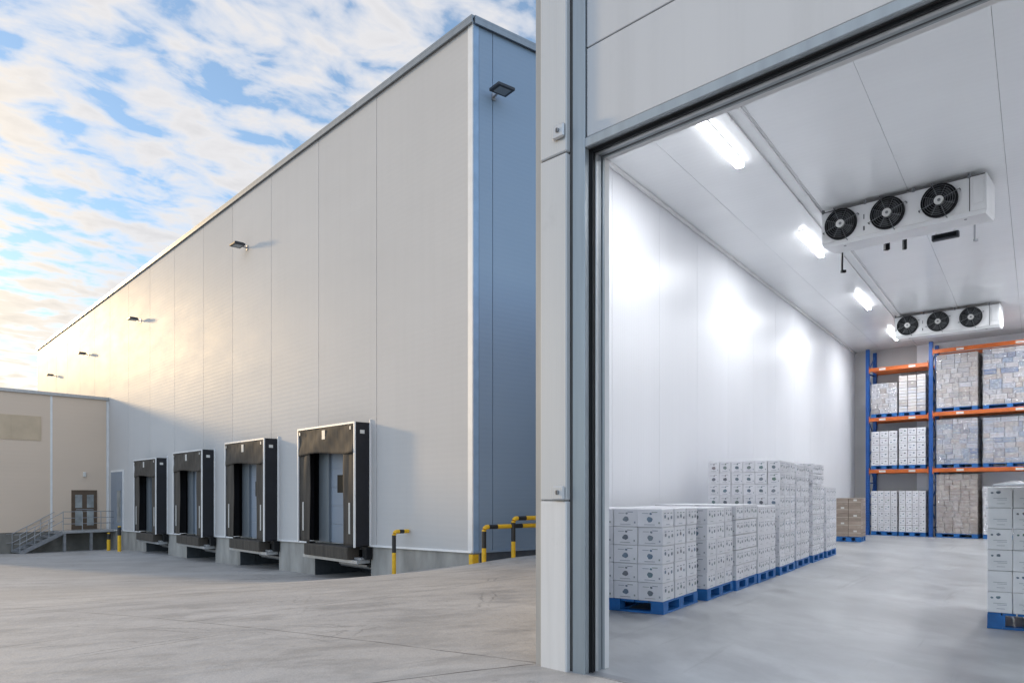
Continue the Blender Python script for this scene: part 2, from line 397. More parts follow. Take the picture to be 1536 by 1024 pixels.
# plinth in stretches between the leveller pits
edges=[]
x=0.02
for dx in sorted(docks):
    edges.append((x,dx+.06)); x=dx+DW-.06
edges.append((x,LEN))
for a,b in edges:
    m=MB(); m.hexa([(a,-.03,-2.6),(b,-.03,-2.6),(b,-.6,-2.6),(a,-.6,-2.6),(a,-.03,zb(a)-.03),(b,-.03,zb(b)-.03),(b,-.6,zb(b)-.03),(a,-.6,zb(a)-.03)]); m.build('plinth',M_conc,wh)
m=MB(); sbox(m,.03,30,-.5,-.04,-2.6,-.13); m.build('end_plinth',pm('end_plinth_grey',(.10,.12,.15),.8,0,.15,2),wh)
for a,b in edges:
    m=MB(); m.hexa([(a,.045,zb(a)-.03),(b,.045,zb(b)-.03),(b,-.1,zb(b)-.03),(a,-.1,zb(a)-.03),(a,.03,zb(a)+.02),(b,.03,zb(b)+.02),(b,-.1,zb(b)+.02),(a,-.1,zb(a)+.02)]); m.build('base_trim',M_trimw,wh)
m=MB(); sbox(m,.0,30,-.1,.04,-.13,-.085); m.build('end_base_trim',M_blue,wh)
m=MB()
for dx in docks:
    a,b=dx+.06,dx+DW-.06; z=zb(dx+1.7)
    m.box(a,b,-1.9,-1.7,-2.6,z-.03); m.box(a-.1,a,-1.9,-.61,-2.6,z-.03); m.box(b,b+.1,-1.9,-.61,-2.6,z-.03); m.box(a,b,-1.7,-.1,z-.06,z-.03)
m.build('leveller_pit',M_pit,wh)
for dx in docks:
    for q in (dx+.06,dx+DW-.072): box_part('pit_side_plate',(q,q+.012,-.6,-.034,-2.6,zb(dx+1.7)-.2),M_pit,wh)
# tall personnel door near the low building
m=MB(); a,b=wall_t(185),wall_t(168); z0=zb(a)
m.box(a-.1,b+.1,.005,.05,z0,z0+3.2); dr=m.build('door',M_trimw,wh)
box_part('door_leaf',(a,b,.051,.06,z0+.02,z0+3.1),M_door,dr); 
m=MB(); m.box(a+.25,a+.95,.061,.07,z0+.4,z0+2.1); m.build('pane',M_pane,dr)
m=MB(); m.box(-.02,.11,-.03,.035,-.5,-.16); m.box(-.035,-.005,-.14,.035,-.5,-.16); m.build('corner_guard',M_yel,wh)

# ------------------------------------------------------------------ dock shelters
def curtain(x0,x1,z0,z1,y,amp,nx_,nz_,seed,part):
    rnd=random.Random(seed); m=MB(); ph=[rnd.uniform(0,6) for _ in range(6)]
    def pt(i,j):
        u=i/nx_; v=j/nz_
        dy=amp*(math.sin(u*9+v*2.5+ph[0])*.5+math.sin(u*23+v*7+ph[1])*.25*math.sin(u*5+ph[4])+math.sin(v*6+u*5+ph[2])*.35+math.sin(u*41-v*9+ph[5])*.13)
        sag=amp*1.2*math.sin(u*math.pi*2+ph[3])*(1-v)
        return (x0+(x1-x0)*u, y+dy, z0+(z1-z0)*v+(sag if part=='head' else 0))
    for i in range(nx_):
        for j in range(nz_):
            m.face([pt(i,j),pt(i+1,j),pt(i+1,j+1),pt(i,j+1)])
    for v in range(1): pass
    return m
def merge_smooth(o):
    bm=bmesh.new(); bm.from_mesh(o.data); bmesh.ops.remove_doubles(bm,verts=bm.verts,dist=1e-5); bmesh.ops.recalc_face_normals(bm,faces=bm.faces)
    bm.to_mesh(o.data); bm.free()
    for p in o.data.polygons: p.use_smooth=True
    md=o.modifiers.new('thick','SOLIDIFY'); md.thickness=.012; md.offset=0
def make_dock():
    r=empty('dock_shelter',(0,0,0))
    D=.5; HT=3.44
    m=MB(); m.box(0.03,.075,.0,D-.01,.03,HT-.01); m.build('side_panel',M_fabs,r)
    m=MB(); m.box(DW-.075,DW-.03,.0,D-.01,.03,HT-.01); m.build('side_panel',M_fabs,r)
    m=MB(); m.box(.076,DW-.076,.0,D-.01,HT-.06,HT-.012); m.build('roof_panel',M_fabs,r)
    m=MB(); m.box(0,.06,D-.012,D+.03,.0,HT); m.box(DW-.06,DW,D-.012,D+.03,.0,HT); m.box(.06,DW-.06,D-.012,D+.03,HT-.055,HT)
    m.box(.0,.03,0.0,.05,.03,HT+.08)
    m.build('edge_profile',M_trimw,r,bevel=.004)
    hc=curtain(.062,DW-.062,2.62,HT-.057,D+.010,.034,44,12,3,'head').build('head_curtain',M_fab,r); merge_smooth(hc)
    c=curtain(.062,.70,.03,2.70,D-.034,.022,12,30,5,'s').build('side_curtain',M_fab,r); merge_smooth(c)
    m=MB(); m.box(.30,.36,D-.012,D+.006,.36,1.22); m.build('guide_stripe',M_label,c)
    c=curtain(DW-.70,DW-.062,.03,2.70,D-.034,.022,12,30,9,'s').build('side_curtain',M_fab,r); merge_smooth(c)
    m=MB(); m.box(DW-.36,DW-.30,D-.012,D+.006,.36,1.22); m.build('guide_stripe',M_label,c)
    m=MB(); m.box(DW/2-.08,DW/2+.10,D+.046,D+.052,HT-.40,HT-.14); m.build('dock_plate',M_label,hc)
    for q,(sx) in enumerate((.20,DW-.2)):
        m=MB(); m.box(sx-.035,sx+.03,D+.046,D+.052,HT-.21,HT-.12); m.build('corner_label',M_label,hc)
    m=MB(); m.box(.025,.03,.2,.34,HT-.32,HT-.22); m.build('side_label',M_label,r)
    # dock door at the wall plane
    m=MB(); m.box(.55,.80,.012,.10,.03,2.95); m.box(DW-1.22,DW-.62,.012,.12,.03,2.95); m.box(.801,DW-1.221,.012,.10,2.75,2.95); m.build('door_frame',M_alud,r)
    m=MB()
    for k in range(5): m.box(.801,DW-1.221,.012,.035,.03+.545*k,.03+.545*(k+1)-.008)
    dd=m.build('dock_door',M_door,r)
    m=MB(); m.box(1.15,1.82,.036,.044,1.50,2.02); m.build('window',M_glassd,dd)
    m=MB(); m.box(.085,.54,.004,.01,.03,3.3); m.box(DW-.54,DW-.085,.004,.01,.03,3.3); m.box(.54,DW-.54,.004,.01,2.96,3.3); m.build('inner_lining',M_rubb,r)
    # leveller: lip pad, frame, bumpers
    m=MB(); m.box(.42,DW-.42,.12,.52,-.36,-.02); m.build('leveller_lip',M_fab,r,bevel=.02)
    m=MB(); m.box(.10,DW-.10,-.02,.40,-.46,-.365); m.box(.07,.40,-.0,.30,-.36,-.30); m.box(DW-.40,DW-.07,-.0,.30,-.36,-.30); m.build('leveller_frame',M_alu,r,bevel=.006)
    m=MB(); m.box(.44,DW-.44,-.35,.10,-.10,-.04); m.build('leveller_deck',M_galv,r)
    m=MB(); m.tube([(.7,-.6,-.7),(DW-.7,-.6,-.7)],.05); m.box(.9,DW-.9,-.9,-.4,-.66,-.6); m.build('lift_arm',M_galv,r)
    for x0 in (-.06,DW-.16):
        m=MB(); m.box(x0,x0+.22,.0,.20,-.34,.0); m.build('bumper',M_rubb,r,bevel=.012)
    return r
proto=make_dock()
dl=['nearest dock shelter with the largest black surround, by the bent yellow pipe','second dock shelter from the bent yellow pipe, between nearest and third shelter',
    'third dock shelter from the bent yellow pipe, beside the farthest one','farthest and smallest looking dock shelter, next to the tall grey door']
roots=[proto]+[copy_tree(proto) for _ in range(3)]
for r,dx,lb in zip(roots,docks,dl):
    p=WC+dW*dx; r.location=(p.x,p.y,zb(dx+1.7)+.0); r.rotation_euler=(0,0,math.atan2(dW.y,dW.x))
    tag(r,lb,'dock shelter','dock shelters along the warehouse')

# ------------------------------------------------------------------ wall floodlights
def make_flood():
    r=empty('floodlight',(0,0,0))
    m=MB(); m.box(-.06,.06,0,.03,-.10,.10); m.tube([(0,.02,0),(0,.22,.02)],.03); m.build('bracket',M_galv,r)
    m=MB(); m.box(-.29,.29,.20,.66,-.005,.075); 
    for k in range(9): m.box(-.25+.06*k,-.235+.06*k,.24,.62,.076,.11)
    m.build('housing',M_lamp,r,bevel=.012)
    m=MB(); m.box(-.20,.20,.27,.59,-.012,-.0055); m.build('lens',M_lens,r)
    return r
fp=make_flood()
fls=[(363,372,'floodlight on white warehouse wall above the third dock shelter, nearest camera of that row'),
     (203,481,'floodlight on the warehouse wall, second along from the nearest of that row'),
     (125,532,'floodlight on far warehouse wall, third along and above the low building roof'),
     (76,564,'farthest floodlight on the warehouse wall, just above the low building roof')]
for i,(px,py,lb) in enumerate(fls):
    o=fp if i==0 else copy_tree(fp); o.scale=(.85,.85,.85)
    x=wall_t(px+8); p=WC+dW*x; o.location=(p.x,p.y,H+(HZ-py)/F*p.y); o.rotation_euler=(0,0,math.atan2(dW.y,dW.x))
    tag(o,lb,'floodlight','floodlights on the warehouse')
o=copy_tree(fp); o.scale=(.82,.82,.82); s_=.58; p=WC+side*s_
nSw=dW*nS.x+nW*nS.y
o.location=(p.x,p.y,H+(HZ-146)/F*p.y); o.rotation_euler=(0,0,math.atan2(nSw.y,nSw.x)-math.pi/2)
tag(o,'large looking dark floodlight high on the blue end wall','floodlight','floodlights on the warehouse')

# ------------------------------------------------------------------ low building
LC=Vector((-22.36,40.66,0)); eL=Vector((-.640,-.768,0))
def low_s(px):
    m=(px-768)/F; return (-22.36-m*40.66)/(.640-.768*m)
lb=empty('low_building',LC,eL,'low grey lilac annex building with brown glazed door and flare-gold window band','building')
LT=6.40; LL=9.0
m=MB(); jl=[.12,low_s(77),6.2,LL]
for a,b in zip(jl[:-1],jl[1:]): m.box(a+.01,b-.01,-.1,0,-.72,LT)
m.build('wall',M_clad2,lb)
box_part('wall_backing',(0.0,LL,-.3,-.03,-2.6,LT),M_concd,lb)
m=MB(); m.box(-.02,.12,-.2,.012,-.72,LT); m.box(low_s(77)-.05,low_s(77)+.05,-.02,.015,-.7,LT-.02); m.build('wall_trim',M_trimw,lb)
box_part('plinth',(0.01,LL,-.2,.03,-2.6,-.75),M_concd,lb)
m=MB(); m.box(-.05,LL,-.4,.10,LT+.002,LT+.16); m.build('roof_trim',M_alu,lb)
m=MB(); m.prism([(0,-.1),(LL,-.1),(LL,-16),(0,-16)],LT-.3,LT-.05); m.build('roof',M_gap,lb)
m=MB(); m.box(LL-.2,LL,-16,-.32,-2.6,LT); m.build('side_wall',M_clad2,lb)
a,b=low_s(60),low_s(60)+5.2
m=MB(); m.box(a-.05,b+.05,.003,.03,4.0,5.25); wf=m.build('window',M_gold,lb)
m=MB()
for k in range(4): m.box(a+k*1.3+.03,a+k*1.3+1.27,.031,.036,4.06,5.19)
m.build('pane',M_gold,wf)
DK=-.66
a,b=low_s(145),low_s(107)
m=MB(); m.box(a,b,.004,.05,DK,DK+2.1); dr=m.build('door',M_brown,lb)
m=MB(); m.box(a+.17,(a+b)/2-.12,.051,.058,DK+1.15,DK+1.85); m.box((a+b)/2+.12,b-.17,.051,.058,DK+1.15,DK+1.85); m.box(a+.17,(a+b)/2-.12,.051,.058,DK+.2,DK+1.0); m.box((a+b)/2+.12,b-.17,.051,.058,DK+.2,DK+1.0); m.build('pane',M_pane,dr)
m=MB(); m.bar((a+.2,.09,DK+1.06),(b-.2,.09,DK+1.06),.03,.03); m.build('handle',M_alu,dr)
m=MB(); m.box((a+b)/2-.07,(a+b)/2+.07,.004,.12,2.15,2.42); m.build('wall_lamp',M_label,lb,bevel=.02)

# landing platform with stair and railing
lp=empty('landing_platform',LC+Vector((0,0,0)),eL,'steel landing with stair and thin railings below the brown door','platform')
PW=low_s(80); PD=1.35
box_part('deck',(.02,PW,.035,PD,DK-.14,DK-.02),M_alu,lp,bevel=.01)
for (lx,ly) in ((PW-.1,PD-.1),(PW*.5,PD-.1)):
    gp=LC+eL*lx+Vector((.768,-.640,0))*ly
    m=MB(); m.box(lx-.06,lx+.06,ly-.06,ly+.06,gz(gp.x,gp.y)-.05,DK-.141); m.build('leg',M_galv,lp)
gp=LC+eL*(PW+1.9)+Vector((.768,-.640,0))*PD; gs=gz(gp.x,gp.y)
m=MB(); n_=6; sx1=PW+1.9
for y in (.12,PD-.05): m.bar((PW,y,DK-.1),(sx1,y,gs+.02),.05,.2)
for k in range(n_):
    u=(k+.7)/n_; m.box(PW+(sx1-PW)*u-.14,PW+(sx1-PW)*u+.14,.15,PD-.08,DK+(gs-DK)*u-.02,DK+(gs-DK)*u+.02)
m.build('stair',M_galv,lp)
m=MB()
for y in (PD-.04,):
    for z in (.35,.65,.98): m.tube([(.05,y,DK+z),(PW,y,DK+z)],.018,6)
    for x in (.06,PW*.33,PW*.66,PW-.02): m.tube([(x,y,DK-.02),(x,y,DK+.98)],.02,6)
m.build('railing',M_galv,lp)
m=MB()
for y in (.14,PD-.04):
    for z in (.5,.95): m.tube([(PW,y,DK+z),(sx1,y,gs+z),(sx1+.25,y,gs+z)],.018,6)
    for u in (.33,.66,1): m.tube([(PW+(sx1-PW)*u,y,DK+(gs-DK)*u),(PW+(sx1-PW)*u,y,DK+(gs-DK)*u+.95)],.018,6)
m.build('stair_railing',M_galv,lp)

# bollards
def bollard(px,py,ptop,Y,label):
    p=at(px,py,Y); z=gz(p.x,p.y); h=(py-ptop)/F*Y+ (p.z-z)
    r=empty('bollard',(p.x,p.y,z),None,label,'bollard','yellow bollards by the landing')
    m=MB(); m.tube([(0,0,-.1),(0,0,h*.66)],.085,14); m.build('post',M_yel,r,smooth=False)
    m=MB(); m.tube([(0,0,h*.66),(0,0,h*.95),(0,0,h)],.087,14); m.build('top_band',M_blk,r)
    m=MB(); m.tube([(0,0,h),(0,0,h+.05)],.07,14); m.build('cap',M_yel,r)
bollard(179,826,790,36.6,'taller yellow and black bollard standing in front of the tall grey door')
bollard(163,823,800,38.2,'shorter yellow bollard standing against the end of the steel landing')

# bent guard pipe and the two guard rails
def striped(root, pts, r, segs):
    """pts polyline; segs: list of (start,end,matname) along arc length"""
    pts=[Vector(p) for p in pts]; L=[0]
    for a,b in zip(pts[:-1],pts[1:]): L.append(L[-1]+(b-a).length)
    def pos(s):
        for i in range(len(pts)-1):
            if s<=L[i+1]+1e-9: return pts[i].lerp(pts[i+1],(s-L[i])/max(1e-9,L[i+1]-L[i]))
        return pts[-1]
    for s0,s1,nm in segs:
        s1=min(s1,L[-1])
        if s1<=s0: continue
        q=[pos(s0)]+[p for p,l in zip(pts,L) if s0+1e-4<l<s1-1e-4]+[pos(s1)]
        m=MB(); m.tube(q,r,14,caps=True); m.build('yellow_band' if nm=='y' else 'black_band',M_yel if nm=='y' else M_blk,root,smooth=False)
    return L[-1]
def elbow(h,rad,d):
    d=Vector(d).normalized(); pts=[Vector((0,0,-.1)),Vector((0,0,h-rad))]
    for k in range(1,7):
        a=math.pi/2*k/6; pts.append(Vector((0,0,h-rad))+Vector((0,0,1))*rad*math.sin(a)+d*rad*(1-math.cos(a)))
    return pts,d
p=at(591,862,18.6); z=gz(p.x,p.y); r=empty('guard_pipe',(p.x,p.y,z),None,'single bent yellow and black pipe running into the white wall beside nearest dock','guard pipe','yellow and black guard pipes')
pts,d=elbow(H+(HZ-797)/F*18.6-z,.09,-nW); pts.append(pts[-1]+d*.34)
Ht=pts[1].z+.1
striped(r,pts,.052,[(0,Ht*.60,'y'),(Ht*.60,Ht,'b'),(Ht,Ht+.2,'y'),(Ht+.2,Ht+.34,'b'),(Ht+.34,9,'y')])
for px,py,ptop,Y,lab in ((726,842,790,16.6,'lower yellow and black guard rail nearest the corner of the blue wall'),(770,835.5,777,17.05,'taller yellow and black guard rail partly hidden by the cold store pillar')):
    p=at(px,py,Y); z=gz(p.x,p.y); r=empty('guard_rail',(p.x,p.y,z),None,lab,'guard rail','yellow and black guard pipes')
    h=H+(HZ-ptop)/F*Y-z
    pts,d=elbow(h,.10,side); pts.append(pts[-1]+d*2.6); pts+= []
    Ht=pts[1].z+.1
    L=Ht+.16
    striped(r,pts,.052,[(0,Ht*.52,'y'),(Ht*.52,Ht,'b'),(Ht,L+.02,'y'),(L+.02,L+.26,'b'),(L+.26,L+.72,'y'),(L+.72,L+.98,'b'),(L+.98,L+1.45,'y'),(L+1.45,L+1.7,'b'),(L+1.7,9,'y')])
    e=pts[-1]; pz=gz(p.x+e.x,p.y+e.y)-z
    m=MB(); m.tube([(e.x,e.y,pz-.1),(e.x,e.y,e.z)],.052,14); m.build('end_post',M_yel,r)

# ------------------------------------------------------------------ cold store
P0=Vector((.187,5.41,0)); uD=Vector((.704,-.710,0)); wD=Vector((.710,.704,0))
cs=empty('cold_store_building',P0,uD,'white cold store with wide open doorway, grey header panels and black door seal','cold store')
def lw(u,w): return P0+uD*u+wD*w
def tl(p): q=Vector(p)-P0; return (q.dot(uD),q.dot(wD))
OT=3.64; OR=4.2; UR=6.4; WT=6.3
m=MB(); m.box(0,.066,-.02,.26,-.3,WT); m.build('corner_trim',M_post,cs,bevel=.004)
m=MB(); m.box(.067,.40,0.001,.26,-.3,WT); m.build('door_pillar',M_gap,cs)
cov=[]
for k,(z0,z1) in enumerate(((-.02,1.197),(1.203,3.645),(3.655,WT))):
    m=MB(); m.box(.074,.325,-.05,-.001,z0,z1); cov.append(m.build('pillar_cover',M_pill if k else M_guard,cs,bevel=.008))
m=MB(); m.box(.352,.463,-.016,.035,-.02,WT); m.box(.464,OR-.001,-.015,.035,OT,OT+.066); m.box(OR,OR+.11,-.016,.035,-.02,WT); m.build('door_trim',M_steel,cs,bevel=.005)
m=MB(); zz=OT+.074
while zz<WT: m.box(.47,UR,0,.2,zz,min(zz+.612,WT)); zz+=.620
m.build('header_panel',M_head,cs,bevel=.004)
m=MB(); m.box(.465,OR-.001,.022,.2,OT+.0,OT+.073); m.build('header_core',M_gap,cs)
# reveal: seal, frame steps, white trim
def portal(name,mat,off,w0,w1,bev=.004):
    m=MB(); m.box(.401,.463+off,w0,w1,-.02,OT-off); m.box(.401,OR+.05,w0,w1,OT-off+.0005,OT+.06); m.box(OR-off,OR+.05,w0,w1,-.02,OT-off); return m.build(name,mat,cs,bevel=bev)
portal('door_seal',M_rubb,.006,.036,.097)
portal('door_seal_lip',M_rubb,.02,.045,.062,.003)
portal('frame_profile',M_alu,.010,.098,.128)
portal('frame_profile',M_steel,.002,.129,.168)
portal('frame_profile',M_alud,-.006,.169,.180)
portal('frame_profile',M_steel,.006,.181,.205)
portal('frame_profile',M_trimw,.0,.206,.262)
m=MB(); m.box(OR+.06,UR,0.001,.26,-.3,OT+.07); m.build('front_wall',M_head,cs)
m=MB(); m.box(.40,UR,.201,.265,OT+.062,WT); m.build('inner_header',M_iwall,cs)
# lock boxes on the pillar
for zc,tilt in ((3.80,0),(1.255,0)):
    m=MB(); m.box(.215,.322,-.08,-.051,zc-.05,zc+.05); bx_=m.build('lock_box',M_alu if zc>3 else M_pill,cs,bevel=.01)
    m=MB(); m.tube([(.268,-.0805,zc+.005),(.268,-.089,zc+.005)],.016,16); m.build('lock_face',M_galv,bx_)
    m=MB(); m.box(.263,.273,-.092,-.0895,zc-.012,zc+.018); m.build('keyhole',M_mark,bx_)
# plan of the room
J=lw(.40,.264); K=Vector((1.215,9.757,0)); C=Vector((10.88,23.25,0)); Dp=Vector((16.85,17.86,0)); E=lw(6.35,.27)
aD=(C-K).normalized(); bD=Vector((aD.y,-aD.x,0)); CH=5.7
def wall_panels(p,q,name,first,step,th=.1,z1=CH,mat=None):
    L=(q-p).length; d=(q-p).normalized()
    o=bpy.data.objects.new(name,None); mm=MB(); s=0; cuts=[0]; c=first
    while c<L-.05: cuts.append(c); c+=step
    cuts.append(L)
    for a,b in zip(cuts[:-1],cuts[1:]): mm.box(a+.0025,b-.0025,0,th,0.0,z1-.002)
    mm.box(0,L,.02,th-.002,-.02,z1-.01)
    ob=mm.build(name,mat or M_iwall,cs,bevel=0)
    # place in parent frame
    lx,ly=tl(p); ang=math.atan2(d.y,d.x)-math.atan2(uD.y,uD.x)
    ob.location=(lx,ly,0); ob.rotation_euler=(0,0,ang); bpy.data.objects.remove(o); return ob
wall_panels(J,K,'side_lining',1.5,1.5)
wall_panels(K,C,'inner_wall',.25,1.53)
wall_panels(C,Dp,'rear_lining',1.1,1.2,mat=M_rear)
wall_panels(Dp,E,'inner_wall',1.2,1.53)
m=MB()
for a,b in ((K,C),):
    L=(C-K).length; lx,ly=tl(K)
    mm=MB(); mm.box(0,L,-.05,-.001,CH-.06,CH-.001); mm.box(0,L,-.03,-.001,0.004,.10)
    ob=mm.build('cove_trim',M_trimw,cs,bevel=.01); ob.location=(lx,ly,0); ob.rotation_euler=(0,0,math.atan2(aD.y,aD.x)-math.atan2(uD.y,uD.x))
# ceiling panels run along the room
def clip(poly,a,b):                      # keep the part of poly on the room's side of edge a->b
    nx_,ny_=b[1]-a[1],-(b[0]-a[0]); out=[]
    for i in range(len(poly)):
        p,q=poly[i],poly[(i+1)%len(poly)]
        dp=(p[0]-a[0])*nx_+(p[1]-a[1])*ny_; dq=(q[0]-a[0])*nx_+(q[1]-a[1])*ny_
        if dp>=0: out.append(p)
        if dp*dq<0: k=dp/(dp-dq); out.append((p[0]+(q[0]-p[0])*k,p[1]+(q[1]-p[1])*k))
    return out
rot_=math.atan2(aD.y,aD.x)-math.atan2(uD.y,uD.x); lx,ly=tl(K)
def toroom(q): d=q-K; return (d.dot(aD),-d.dot(bD))
room=[toroom(q) for q in (J,K,C,Dp,E)]
mm=MB()
for k in range(-1,9):
    y0,y1=-k*1.2-1.198+.45,-k*1.2-.002+.45
    poly=[(-12,y0),(20,y0),(20,y1),(-12,y1)]
    for i in range(5): 
        if len(poly)>2: poly=clip(poly,room[i],room[(i+1)%5])
    if len(poly)>2: mm.prism(poly,CH,CH+.12)
ob=mm.build('ceiling_panel',M_ceil,cs); ob.location=(lx,ly,0); ob.rotation_euler=(0,0,rot_)
# outer shell and roof
X1=Vector((.36,9.75,0)); X2=X1+aD*17.2; X3=Dp+(aD+bD)*.35; X4=lw(6.6,.0)
m=MB()
def shell(p,q,th):
    d=(q-p).normalized(); nn=Vector((d.y,-d.x,0))*th
    a_,b_,c_,e_=tl(p),tl(q),tl(q+nn),tl(p+nn); m.prism([a_,e_,c_,b_],-2.4,WT)
shell(lw(.002,.262),X1,.12); shell(X1,X2,.12); shell(X2,X3,.12); shell(X3,X4,.12)
m.build('outer_wall',M_clad,cs)
m=MB(); m.prism([tl(q) for q in (lw(0,0.005),lw(6.6,.005),X3,X2,X1)],WT+.002,WT+.25); m.build('roof',M_gap,cs)
m=MB(); m.box(.47,OR-.01,.0,.10,-.03,.006); m.build('threshold',M_galv,cs)
# interior floor
mm=MB(); pts=[lw(.40,.101),lw(6.3,.101),E+Vector((0,0,0)),Dp,C,K,J]
mm.face([(q.x,q.y,.004) for q in pts])
def floor_mat():
    m,t,b=new_mat('cold_floor')
    v=t.coord('Object')
    n1=t.noise(t.coord('Object',(1,.45,1),(0,0,math.radians(-8))),.8,6,.6,.5); n2=t.noise(t.coord('Object',(1.2,.6,1),(0,0,math.radians(-15))),2.4,6,.65,.3); n3=t.noise(v,40,2)
    c=t.ramp(n1,[(.3,(.31,.32,.33)),(.55,(.42,.43,.44)),(.75,(.50,.51,.52))])
    c=t.mix(t.ramp(n2,[(.36,.55),(.54,0)]),c,(.25,.255,.265)); c=t.mix(t.ramp(n2,[(.56,0),(.72,.4)]),c,(.55,.56,.57))
    tm=t.noise(t.coord('Object',(3.5,.22,1),(0,0,math.radians(36))),1.4,5,.7,.4); c=t.mix(t.ramp(tm,[(.60,0),(.70,.35)]),c,(.20,.20,.21))
    c=t.mix(t.math('MULTIPLY',n3,.1),c,(.15,.15,.15))
    t.l.new(c,b.inputs['Base Color']); t.l.new(t.ramp(n2,[(.3,.30),(.7,.48)]),b.inputs['Roughness'])
    bp=t.node('ShaderNodeBump',{'Height':t.noise(v,5,4),'Strength':.06,'Distance':.02}); t.l.new(bp.outputs[0],b.inputs['Normal'])
    return m
fl=mm.build('floor',floor_mat()); tag(fl,'smooth grey concrete floor inside the cold store','floor',kind='structure')

# ------------------------------------------------------------------ tube lights
def make_tube(L):
    r=empty('tube_light',(0,0,0))
    m=MB(); m.box(-L/2,L/2,-.05,.05,-.012,0); m.build('housing',M_trimw,r,bevel=.003)
    m=MB(); m.box(-L/2+.01,L/2-.01,-.048,.048,-.075,-.0125,1); m.face([(-L/2+.02,-.044,-.0765),(L/2-.02,-.044,-.0765),(L/2-.02,.044,-.0765),(-L/2+.02,.044,-.0765)][::-1],0); m.build('diffuser',[M_tube,M_tubes],r)
    return r
tp=make_tube(1.45)
row1=[(at(1081,221,0),9.27),(None,13.02),(None,16.9),(None,20.8)]
ORD=['first','second','third','fourth','fifth','sixth','seventh','eighth','ninth']
R1=Vector((2.65,9.27,0)); k=0
lab1=['nearest and largest bright tube light on the ceiling, just inside the doorway','second tube light along the left ceiling row, beside the nearer fan cooler','third tube light along the left ceiling row, between the two fan coolers','farthest tube light on the left ceiling row, beside the far fan cooler']
for i,s in enumerate((0,4.58,9.3,13.6)):
    p=R1+aD*s; o=tp if i==0 else copy_tree(tp); o.location=(p.x,p.y,CH-.005); o.rotation_euler=(0,0,math.atan2(aD.y,aD.x)); tag(o,lab1[i],'tube light','ceiling tube lights')
R2=Vector((10.22,14.7,0))
lab2=['tube light of the right ceiling row over the aisle, just outside the picture','tube light of the right ceiling row nearer the doorway, outside the picture','farther tube light of the right ceiling row, over the racking','nearest tube light of the right ceiling row, by the front wall','added unseen tube light in the right ceiling row, brightening the rear wall']
for i,s in enumerate((0,-4.6,4.4,-9.0,2.2)):  # last one is added out of view to brighten the rear wall
    p=R2+aD*s+bD*(1.8 if s<0 else .32); o=copy_tree(tp); o.location=(p.x,p.y,CH-.005); o.rotation_euler=(0,0,math.atan2(aD.y,aD.x)); tag(o,lab2[i],'tube light','ceiling tube lights')

# ceiling conduits
for (p,L,lab,rr) in ((Vector((2.45,8.2,0)),15.5,'white conduit along the ceiling passing the left ends of both fan coolers',.014),(R1+bD*.30-aD*.8,17,'thin white cable tray beside the left row of tube lights',.009),(Vector((6.9,9.6,0)),13,'white conduit along the ceiling at right hand end of the fan coolers',.014)):
    m=MB(); m.box(0,L,-rr,rr,-.028,0)
    for q in range(int(L/1.5)): m.box(q*1.5+.3,q*1.5+.34,-rr-.008,rr+.008,-.032,-.001)
    o=m.build('ceiling_conduit',M_trimw); o.location=(p.x,p.y,CH-.001); o.rotation_euler=(0,0,math.atan2(aD.y,aD.x)); tag(o,lab,'conduit')

